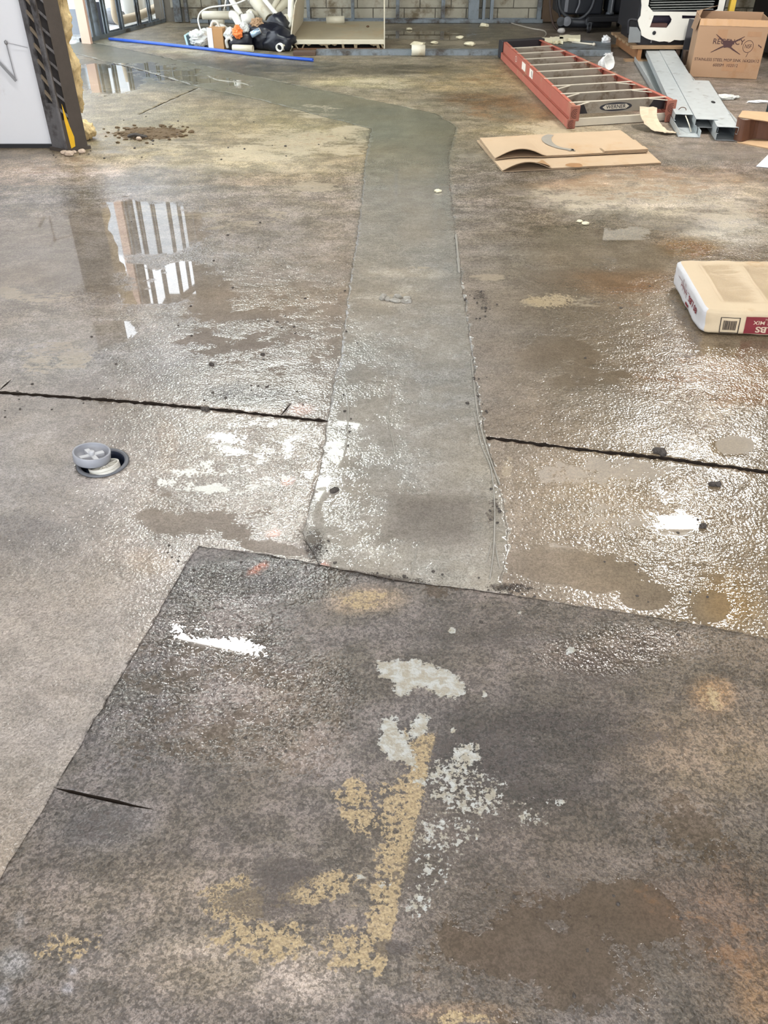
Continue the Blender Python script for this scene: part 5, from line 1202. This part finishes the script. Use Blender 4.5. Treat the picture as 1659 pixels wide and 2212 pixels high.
b = MB(); b.box(hx0, hx1, Yh0 + .15, Yh1, .004, zb_ - .03); b.build('cavity_shade_block', mat('cavity_shade_block', S(30, 28, 28), .9), t)  # dark block fills the hood's underside, its colour standing for shade
rg = random.Random(2); x = hx0 + .02; b = MB()
for k, f in enumerate((.02, .13, .36, .37, .55, .68, .70, .93, .97)):
    xx = hx0 + (hx1 - hx0) * f; b.bar((xx, Yh0 + .01, zf + .004), (xx + rg.uniform(-.03, .03), Yh0 + .03, .012), .012 + .02 * rg.random(), .01)
for k in range(18):
    xx = rg.uniform(hx0 + .02, hx1 - .02); b.lump((xx, Yh0 + .02, zf + .0), (.02 + .02 * rg.random(), .012, .008 + .014 * rg.random()), 1, .3, seed=k)
b.build('torn_lining', mat('torn_lining', S(176, 160, 132), .9, var=.2), t, kind='stuff')
b = MB(); b.box(hx0, hx1, Yh0 + .02, Yh0 + .06, .002, .016); b.build('bottom_rail', mat('rust_rail', S(110, 78, 56), .8), t)
a = [Vector((hx0 - .03, Yh0 - .05, .0)), Vector((hx0 + .0, Yh1, .0)), Vector((hx0 + .09, Yh1, .62)), Vector((hx0 + .055, Yh0, .42))]
b = MB(); b.prism(a, (-.012, 0, 0)); b.build('side_panel', hoodw, t)
p = [atY(831, 107, Yh0), Vector((hx1 + .012, Yh0, 0))]
b = MB(); b.prism([Vector((hx1 + .0, Yh0 - .01, .002)), Vector((hx1, Yh1 + .1, .002)), Vector((hx1, Yh1 + .1, .62)), Vector((hx1, Yh0 + .45, .62)), Vector((hx1, Yh0, .36))], (.012, 0, 0)); b.build('side_panel', hoodw, t)
pvc('pipe_coupling', [atY(705, 44, 11.3), atY(744, 43, 11.3)], .042, cream_pvc, 'short cream pipe coupling lying on the dusty deck of the white hood', 'pipe fitting')
for k, (x, y) in enumerate(((795, 57),)):
    b = MB(); b.lump(at(x, y, zt + .05), (.02, .02, .012), 1, .3); tag(b.build('rusty_nut', mat('rust_dark', S(84, 62, 44), .8), None, loc=at(x, y, zt)), 'small dark rusty lump lying on the dusty hood deck', 'scrap')

# blue pipe
bp = mat('blue_plastic_pipe', S(40, 88, 196), .3, var=.08)
pvc('blue_pipe', [at(236, 84, .018), at(330, 93, .018), at(450, 106, .018), at(560, 119, .018), at(676, 129.5, .018)], .0155, bp, 'long bright blue plastic pipe lying on the floor before the trash pile')
# ------------------------------------------------------------------ TRASH PILE: pipes, bags, can
def T(px, py, Y): return atY(px, py, Y)
pvc('drain_pipe', [T(437, 33, 10.6), T(500, 33, 10.6)], .042, cream_pvc, 'wide cream plastic pipe lying level over the pile, its open end to the blue pipe')
b = MB(); b.tube(smoothpath([T(499, 33, 10.6), T(506, 34, 10.58), T(512, 42, 10.55), T(520, 57, 10.5)], 6), [.046] * 7 + [.043] * 12, 16, inner=.036); tag(b.build('pipe_elbow', white_pvc, None, smooth=True, loc=T(505, 40, 10.55)), 'white plastic pipe elbow bending down from the level cream pipe', 'pipe fitting')
pvc('drain_pipe', [T(494, -30, 10.9), T(500, 0, 10.8), T(521, 34, 10.62)], .030, white_pvc, 'thin white plastic pipe slanting down beside the cream elbow')
t = thing('pipe_coupling', T(536, 46, 10.5), 'fat white pipe coupling tipped over on top of the pile', 'pipe fitting'); b = MB(); b.tube([T(524, 44, 10.5), T(528, 43, 10.5), T(546, 38, 10.55)], [.06, .056, .056], 20, inner=.048); b.build('coupling', white_pvc, t, smooth=True)
b = MB(); b.tube([T(543, 38, 10.56), T(548, 37, 10.56)], .064, 20, inner=.05); b.build('collar', white_pvc, t, smooth=True)
b = MB(); b.tube(smoothpath([T(535, 30, 10.62), T(541, 25, 10.62), T(549, 29, 10.65), T(556, 36, 10.7)], 5), .026, 12, inner=.02); tag(b.build('pipe_elbow', cream_pvc, None, smooth=True, loc=T(541, 27, 10.62)), 'small cream pipe elbow standing behind the fat white coupling', 'pipe fitting')
t = thing('drain_pipe', T(565, 20, 10.75), 'fattest cream pipe leaning on the pile with a ringed socket', 'pipe'); b = MB(); b.tube([T(549, -14, 10.9), T(552, 0, 10.85), T(584, 42, 10.6)], [.075, .075, .070], 22, inner=.064); b.build('pipe', cream_pvc, t, smooth=True)
b = MB(); b.tube([T(545, -24, 10.95), T(552, 2, 10.85)], .084, 22, inner=.07); b.build('socket', white_pvc, t, smooth=True)
pvc('drain_pipe', [T(565, -12, 10.62), T(572, 0, 10.58), T(604, 40, 10.45)], .024, white_pvc, 'slim white pipe leaning across the fattest cream pipe')
pvc('drain_pipe', [T(604, -10, 10.95), T(588, 20, 10.9), T(562, 40, 10.85)], .028, cream_pvc, 'slim cream pipe leaning the opposite way behind the fattest pipe')
pvc('drain_pipe', [T(622, 0, 11.0), T(596, 24, 10.95), T(570, 46, 10.9)], .045, cream_pvc, 'cream pipe lying low behind the crossing slim pipes')
b = MB(); b.tube(smoothpath([T(628, -25, 10.4), T(628, 10, 10.4), T(627, 38, 10.38), T(624, 52, 10.36), T(617, 58, 10.34)], 6), .031, 14, inner=.025); tag(b.build('drain_pipe', white_pvc, None, smooth=True, loc=T(628, 40, 10.4)), 'upright white pipe with bent foot beside the hood side panel', 'pipe')
pvc('drain_pipe', smoothpath([T(613, 42, 10.30), T(619, 38, 10.42), Vector((T(619, 38, 10.42).x, 10.52, .2)), Vector((T(619, 38, 10.42).x, 10.54, .04))], 5), .034, cream_pvc, 'short cream pipe end poking out above the black bag')
p = [at(500, 106, .04), at(543, 109, .04)]; pvc('drain_pipe', [Vector((p[0].x, 10.02, .034)), Vector((p[1].x, 9.98, .034))], .034, cream_pvc, 'short cream pipe lying on the floor before the black bag', inner=.8)
q = at(600, 110, .035); pvc('drain_pipe', [Vector((q.x, 9.98, .042)), Vector((q.x + .06, 10.2, .06))], .040, white_pvc, 'white pipe end facing out from under the black bag', inner=.72)
pvc('drain_pipe', [at(459, 47, .041), at(484, 47, .041)], .041, cream_pvc, 'short cream pipe stub lying on the floor behind the pile')
b = MB(); b.tube([at(452, 54, .0), at(452, 54, .0) + Vector((0, 0, .08))], .008, 8); tag(b.build('stub_rod', rub, None, loc=at(452, 54)), 'short dark rod standing up from the floor behind the pile', 'rod')
b = MB(); b.tube(smoothpath([T(435, 68, 10.4), T(430, 54, 10.45), T(428, 40, 10.5), T(434, 26, 10.5), T(450, 17, 10.5), T(475, 13, 10.5), T(500, 10, 10.5), T(520, 4, 10.5), T(540, -6, 10.5)], 6), .008, 8); tag(b.build('white_cable', white_pvc, None, smooth=True, loc=T(435, 68, 10.4)), 'thin white cable arching over the trash pile', 'cable')
b = MB(); b.tube([T(484, 24, 10.7), T(488, 0, 10.7), T(490, -25, 10.7)], .008, 6); tag(b.build('white_cable', white_pvc, None, smooth=True, loc=T(484, 24, 10.7)), 'thin white cable rising straight up behind the level cream pipe', 'cable')
# bags
bagm = mat('black_bin_liner', S(24, 26, 36), .32, var=.3, scale=14)
t = thing('bin_bag', at(585, 112), 'slumped black plastic bin bag in the middle of the trash pile', 'bag')
b = MB(); c0 = at(566, 112); b.lump((c0.x + .02, 10.28, .11), (.27, .20, .15), 4, .22, 2.6, 4, flat=.002); b.lump((c0.x - .24, 10.20, .09), (.20, .16, .12), 3, .32, 3.0, 9, flat=.002); b.lump((c0.x + .16, 10.32, .20), (.13, .10, .12), 3, .25, 3.0, 2, flat=.002); b.lump((c0.x + .18, 10.12, .08), (.18, .12, .13), 3, .3, 3, 13, flat=.002); b.build('liner', bagm, t, smooth=True)
t = thing('drink_can', T(553, 72, 10.0), 'silver and pale blue drink can lying on the black bag', 'can'); a, e = T(542, 76, 10.02), T(561, 66, 10.06)
b = MB(); b.tube([a, a.lerp(e, .05), a.lerp(e, .92), e], [.024, .031, .031, .026], 20); b.build('can_body', mat('pale_blue_can', S(170, 196, 222), .25, .6, var=.12, scale=30), t, smooth=True); d = (e - a).normalized()
b = MB(); b.tube([e - d * .008, e + d * .004], .028, 20, inner=.023); b.build('can_rim', alu_hi, t, smooth=True); b = MB(); b.bar(e + d * .002 + Vector((0, 0, .008)), e + d * .002 - Vector((0, 0, .008)), .012, .002, up=d); b.build('pull_tab', blackm, t)
crumple('paper_bag', T(556, 52, 10.2), (.07, .06, .06), 21, mat('brown_paper', S(160, 130, 100), .8, var=.15), 'crumpled brown paper scrap resting between coupling and can', 'paper', .5)
crumple('orange_bag', T(513, 70, 10.05), (.05, .05, .06), 17, mat('orange_plastic', S(240, 132, 66), .4, var=.1), 'bright orange plastic bag crumpled under the white elbow', 'bag', .5)
for k, (x, y, r, lb) in enumerate(((497, 76, (.06, .05, .07), 'crumpled clear plastic bag beside the brown carton side'), (528, 62, (.05, .05, .06), 'crumpled clear plastic bag above the orange bag'), (432, 82, (.12, .08, .08), 'wide crumpled clear plastic bag behind the white bin lid'))):
    crumple('clear_bag', T(x, y, 10.12 if k < 2 else 10.3), r, 30 + k, film, lb, 'bag', .5)
crumple('blue_cloth', at(436, 100) + Vector((0, 0, .06)), (.10, .06, .06), 41, mat('dark_blue_cloth', S(70, 80, 104), .8, var=.25), 'crumpled dark blue cloth beside the small carton', 'cloth', .5)
crumple('tan_rag', at(617, 110) + Vector((0, 0, .05)), (.07, .06, .055), 43, mat('tan_rag', S(176, 170, 148), .85, var=.15), 'crumpled tan rag at the foot of the hood side panel', 'rag', .4)
crumple('dark_scrap', at(478, 96) + Vector((.12, .16, .05)), (.08, .06, .06), 47, bagm, 'crumpled black plastic scrap between small carton and short pipe', 'plastic', .5)
p = at(404, 103); t = thing('teal_lid', p, 'pale teal square lid standing on edge at the end of the trash pile', 'lid')  # a square lid standing on edge, no tub
b = MB(); b.hexa([p + Vector(v) for v in ((0, 0, 0), (.025, -.01, 0), (.05, .14, 0), (.02, .15, 0), (-.02, 0, .12), (.005, -.01, .12), (.035, .14, .13), (.005, .15, .13))]); b.build('panel', mat('pale_teal_plastic', S(176, 204, 206), .4), t, bevel=.004)
b = MB(); b.hexa([p + Vector(v) for v in ((.026, -.006, .004), (.08, -.002, .004), (.09, .13, .004), (.05, .14, .004), (.006, -.006, .115), (.06, -.002, .11), (.075, .13, .115), (.036, .14, .12))]); b.build('inner_side', mat('dark_teal', S(58, 76, 84), .5), t)
f0 = at(452, 107); f1 = at(489, 108); t = thing('small_carton', f0.lerp(f1, .5), 'small carton with white end and brown side in the trash pile', 'cardboard box')
w_ = (f1 - f0).x; hh = .205; ch = .02
fp = [f0 + Vector((.0, .0, 0)), f0 + Vector((w_ * .32, -.04, 0)), f1 + Vector((-.02, -.02, 0)), f1 + Vector((0, .05, 0)), f1 + Vector((-.01, .16, 0)), f0 + Vector((.02, .17, 0))]
b = MB(); b.prism(fp, (0, 0, hh)); b.build('carton_body', mat('brown_small_carton', S(178, 136, 92), .75, var=.08), t)
b = MB(); o = Vector((-.003, -.004, .004)); b.hexa([fp[0] + o, fp[1] + o, fp[1] + Vector((0, .006, .004)), fp[0] + Vector((0, .006, .004)), fp[0] + o + Vector((0, 0, hh)), fp[1] + o + Vector((0, 0, hh)), fp[1] + Vector((0, .006, hh)), fp[0] + Vector((0, .006, hh))]); b.build('white_end', white_pap, t)
c = T(464, 56, 10.25); t = thing('white_jug', c, 'white plastic jug with loop handle behind the small carton', 'jug')
b = MB(); b.lump((c.x + .05, 10.3, c.z - .08), (.10, .07, .09), 3, .12, 2, 6, flat=.002); b.build('jug_body', wpl, t, smooth=True); b = MB(); b.tube(smoothpath([c + Vector((-.05, 0, -.03)), c + Vector((-.02, 0, .035)), c + Vector((.03, 0, .03)), c + Vector((.05, 0, -.03))], 6), .014, 10); b.build('handle', wpl, t, smooth=True)
b = MB(); b.tube(smoothpath([T(492, 103, 10.08), T(489, 88, 10.06), T(497, 82, 10.06), T(503, 92, 10.06), T(503, 100, 10.06)], 6), .016, 8); tag(b.build('foam_loop', wpl, None, smooth=True, loc=T(492, 103, 10.08)), 'bent off-white foam loop leaning on the brown carton side', 'foam')

# ------------------------------------------------------------------ beyond the stud wall, seen through it
tanp = mat('tan_pvc', S(196, 178, 150), .5, var=.1)
def L(px, py, off):                 # a point off metres beyond the stud wall plane
    r = Vector(_ray(px, py)); n = Vector((dl.y, -dl.x, 0)).normalized(); o = A0 - n * off; tt = (o - Vector((0, 0, CAM_H))).dot(n) / r.dot(n); return Vector((0, 0, CAM_H)) + r * tt
b = MB(); b.tube(smoothpath([L(240, -60, .2), L(246, 0, .2), L(250, 34, .2), L(256, 44, .2), L(268, 42, .2), L(300, 34, .2), L(340, 16, .2)], 5), .05, 14); tag(b.build('drain_pipe', tanp, None, smooth=True, loc=L(256, 44, .2)), 'tan plastic pipe with elbow running behind the left-hand studs', 'pipe')
for k, (x, y, lb) in enumerate(((296, 50, 'white bucket behind the studs, closer to the tan pipe elbow'), (320, 42, 'white bucket behind the studs, closer to the corner'))):
    c = L(x, y + 8, .45); t = thing('plastic_bucket', (c.x, c.y, 0), lb, 'bucket'); b = MB(); b.lathe([(0, .004), (.13, .004), (.15, .34), (.158, .34), (.158, .31), (.152, .31)], (c.x, c.y, 0), 24); b.build('pail', white_pvc, t, smooth=True); b = MB(); b.lathe([(.0, .352), (.155, .35), (.162, .34), (.162, .325)], (c.x, c.y, 0), 24); b.build('lid', white_pvc, t, smooth=True)
c = L(250, 62, .5); b = MB(); b.lump((c.x, c.y, .08), (.16, .14, .09), 3, .3, 3, 3, flat=.002); tag(b.build('rubble_sack', mat('grey_sack', S(140, 142, 146), .8), None, smooth=True, loc=(c.x, c.y, 0)), 'grey sack of rubble on the ground behind the studs', 'sack')
# doorway leaf: white framed glazed door and dark panel beside the pink post
c = at(160, 92); t = thing('glazed_door', (c.x - .05, c.y, 0), 'white framed door leaf with dark lower panel between insulation and pink post', 'door')
def db(u0, u1, z0, z1, nm, m, y=.0, th=.03): b = MB(); b.box(c.x + u0, c.x + u1, c.y + .5 + y, c.y + .5 + y + th, z0, z1); return b.build(nm, m, t)
wfm = mat('white_door_frame', S(236, 238, 242), .5, var=.03)
db(-.30, .14, .27, .32, 'rail', wfm); db(.08, .15, .32, 2.0, 'stile', wfm); db(-.36, -.30, .005, 2.0, 'stile', wfm); db(-.30, .08, .62, .68, 'rail', wfm)
db(-.30, .12, .01, .27, 'lower_panel', mat('grey_door_panel', S(150, 156, 164), .5)); db(.12, .26, .005, .34, 'dark_jamb', mat('dark_jamb', S(40, 42, 52), .6))
db(-.3, .08, .32, .62, 'pane', mat('door_glass', S(210, 220, 226), .05, trans=.9), .01, .006)

# ------------------------------------------------------------------ LOOSE DIRT, STONES, CRUMBS
dirtm = mat('brown_dirt', S(98, 80, 58), .95, var=.35, scale=30, bump=.006); stone = mat('dark_concrete_crumb', S(66, 60, 56), .7, var=.3, scale=40); palest = mat('pale_stone', S(196, 176, 158), .85, var=.15, scale=30)
c = at(322, 288); t = thing('dirt_heap', c, 'low heap of brown dirt with a dark scrap on the ochre floor', 'dirt')
b = MB(); e1 = at(392, 284) - c
for k in range(420):
    r = random.Random(k); u, v = r.gauss(0, .40), r.gauss(0, .38); s_ = r.uniform(.004, .012) * (1.5 if r.random() < .1 else 1); b.lump((c.x + u * .30, c.y + v * .24, s_ * .3 + .016 * math.exp(-(u * u + v * v) * 5)), (s_ * 1.5, s_ * 1.2, s_ * .7), 1, .4, 3, k, flat=.001)
N_ = 14; vs = [Vector((c.x + .24 * q / N_ * math.cos(a * .449) * (1 + .2 * math.sin(a * 2.1)), c.y + .17 * q / N_ * math.sin(a * .449) * (1 + .25 * math.sin(a * 1.7)), .022 * (1 - (q / N_) ** 2) + .004 * mnoise.noise(Vector((q * .9, a * .8, 0))) * (q < N_))) for q in range(N_ + 1) for a in range(14)]
b.add(vs, [(q * 14 + a, q * 14 + (a + 1) % 14, (q + 1) * 14 + (a + 1) % 14, (q + 1) * 14 + a) for q in range(N_) for a in range(14)])
b.build('dirt', dirtm, t, kind='stuff')
b = MB(); b.tube(smoothpath([at(276, 295, .015), at(292, 291, .03), at(306, 294, .02), at(318, 296, .008)], 4), [.006] + [.014] * 11 + [.006], 6); b.build('dark_scrap', stone, t)
for k, (x, y, s_, lb) in enumerate(((140, 333, .022, 'pale pink stone at the column foot, closest to the white panel'), (150, 336, .028, 'largest pale pink stone before the column foot'), (178, 330, .022, 'pale pink stone under the yellow paint flake'), (300, 302, .018, 'pale pebble at the edge of the brown dirt heap'), (160, 331, .016, 'small pale stone between two larger ones at the column foot'))):
    c = at(x, y); b = MB(); b.lump((c.x, c.y, s_ * .5), (s_ * 1.2, s_, s_ * .7), 2, .25, 3, k, flat=.0005); tag(b.build('stone', palest, None, loc=(c.x, c.y, 0)), lb, 'stone')
for k, (x, y, s_, lb) in enumerate(((1546, 1051, .016, 'dark concrete clod alone on the bright wet area below the saw cut'), (722, 1062, .014, 'dark clod on the trench edge near the bright puddle spot'), (568, 767, .010, 'dark crumb with pointed end on the smooth slab above the cut'), (456, 788, .010, 'round dark crumb near the pointed one on the smooth slab'), (443, 886, .013, 'dark lump sitting in the long saw cut'), (1424, 981, .022, 'rough broken lump sitting on the saw cut by the sparkling wet area'), (1520, 1137, .012, 'dark clod near the brightest reflection'))):
    c = at(x, y); b = MB()
    for q in range(3): r = random.Random(k * 5 + q); b.lump((c.x + r.uniform(-.7, .7) * s_, c.y + r.uniform(-.5, .5) * s_, s_ * .35), (s_ * r.uniform(.5, .9), s_ * r.uniform(.5, .8), s_ * .6), 2, .35, 3, k * 7 + q, flat=.0005)
    tag(b.build('concrete_clod', stone, None, loc=(c.x, c.y, 0)), lb, 'clod')
c = at(852, 648); b = MB()
for q in range(9): r = random.Random(q + 50); b.lump((c.x + r.uniform(-.06, .06), c.y + r.uniform(-.03, .03), .004), (r.uniform(.012, .03), r.uniform(.01, .02), r.uniform(.006, .014)), 2, .35, 3, q + 50, flat=.001)
tag(b.build('mortar_lump', mat('pale_mortar_ridge', S(150, 146, 138), .4, var=.15, scale=60), None, loc=(c.x, c.y, 0)), 'rough low lump of broken mortar standing on the grey trench strip', 'mortar')
# small crumbs: one mesh each, shared data
cr = []
for k in range(6):
    b = MB(); b.lump((0, 0, .3), (1, .8, .6), 1, .35, 3, k + 60, flat=0); me = bpy.data.meshes.new('concrete_crumb'); me.from_pydata(b.v, [], b.f); me.materials.append(stone); cr.append(me)
spots = []
rg = random.Random(77)
for (x, y, rx, ry, n) in ((1035, 650, 26, 36, 12), (1030, 830, 22, 120, 14), (690, 1185, 26, 28, 10), (840, 1248, 130, 10, 16), (1110, 1276, 60, 10, 12), (1040, 1320, 30, 20, 6), (560, 860, 120, 34, 14), (1075, 1110, 20, 60, 8), (600, 720, 250, 70, 14), (760, 930, 12, 60, 6), (1450, 1200, 160, 120, 10), (120, 870, 120, 40, 10), (400, 560, 260, 120, 8), (660, 1590, 260, 160, 10), (1300, 1950, 240, 140, 12), (450, 1200, 140, 30, 8), (1330, 690, 200, 140, 8), (320, 290, 110, 22, 14), (520, 320, 260, 40, 12), (170, 335, 60, 8, 8)):
    for _ in range(n): spots.append((rg.gauss(x, rx * .6), rg.gauss(y, ry * .6)))
for (x, y) in spots:
    c = at(x, y); s_ = rg.uniform(.0025, .0055) * (1 + .25 * max(0, c.y - 1.5)); o = bpy.data.objects.new('concrete_crumb', rg.choice(cr)); COL.objects.link(o)
    o.location = (c.x, c.y, .003 if 700 < x < 1080 and y < 1280 else -.001); o.scale = (s_, s_, s_); o.rotation_euler = (0, 0, rg.uniform(0, 6.28))
    tag(o, 'small dark crumb of broken concrete lying loose on the wet floor', 'crumb', 'loose concrete crumbs on the floor')
# white plaster crumbs by the back wall and on the trench
for k, (x, y, s_, lb) in enumerate(((946, 415, .018, 'white plaster chip on the grey trench strip'), (1252, 480, .014, 'white foam chip nearer the trench in the brown puddle'), (1264, 485, .016, 'white foam chip further from the trench in the brown puddle'), (884, 65, .03, 'white plaster crumb on the wet floor before the wall track'), (993, 84, .035, 'pale plaster crumb between wall track and long steel track'), (902, 101, .06, 'largest pale plaster crumb behind the long steel track'), (1015, 99, .05, 'flat pale plaster slab fragment behind the long steel track'), (1046, 59, .05, 'pale plaster sliver lying along the back wall track'), (938, 95, .035, 'pale plaster crumb beside the largest one'))):
    c = at(x, y); b = MB(); b.lump((c.x, c.y, s_ * .4), (s_ * 1.3, s_, s_ * .5), 2, .35, 3, k + 90, flat=.0005); tag(b.build('plaster_chip', foam, None, loc=(c.x, c.y, 0)), lb, 'plaster chip')
# raised trowel lines left in the trench concrete
rm = mat('pale_mortar_ridge', S(150, 146, 138), .4, var=.15, scale=60)
for k, (pth, w) in enumerate((([(985, 505), (990, 560), (992, 590)], .020), ([(1018, 770), (1030, 880), (1046, 950), (1066, 1010), (1080, 1048)], .007), ([(1024, 890), (1040, 960), (1060, 1010), (1068, 1080), (1068, 1160), (1064, 1210), (1058, 1252)], .006), ([(1068, 1160), (1074, 1200), (1080, 1228)], .004), ([(1062, 1170), (1050, 1215)], .004), ([(902, 1180), (896, 1210), (890, 1238)], .004), ([(800, 820), (838, 828), (845, 850), (838, 900), (850, 960), (856, 1000)], .004), ([(745, 800), (752, 860), (750, 940), (742, 985)], .006))):
    b = MB(); P = smoothpath([at(x, y, .0035) for x, y in pth], 10); b.tube(P, [w / 2 * (.5 + .8 * mnoise.noise(p * 14 + Vector((k, 0, 0))) ** 2 + .3 * random.random()) if 0 < i < len(P) - 1 else .0005 for i, p in enumerate(P)], 6)
    for v in b.v: v.z = .0035 + (v.z - .0035) * .55
    b.build('mortar_ridge', rm, floor, smooth=True)
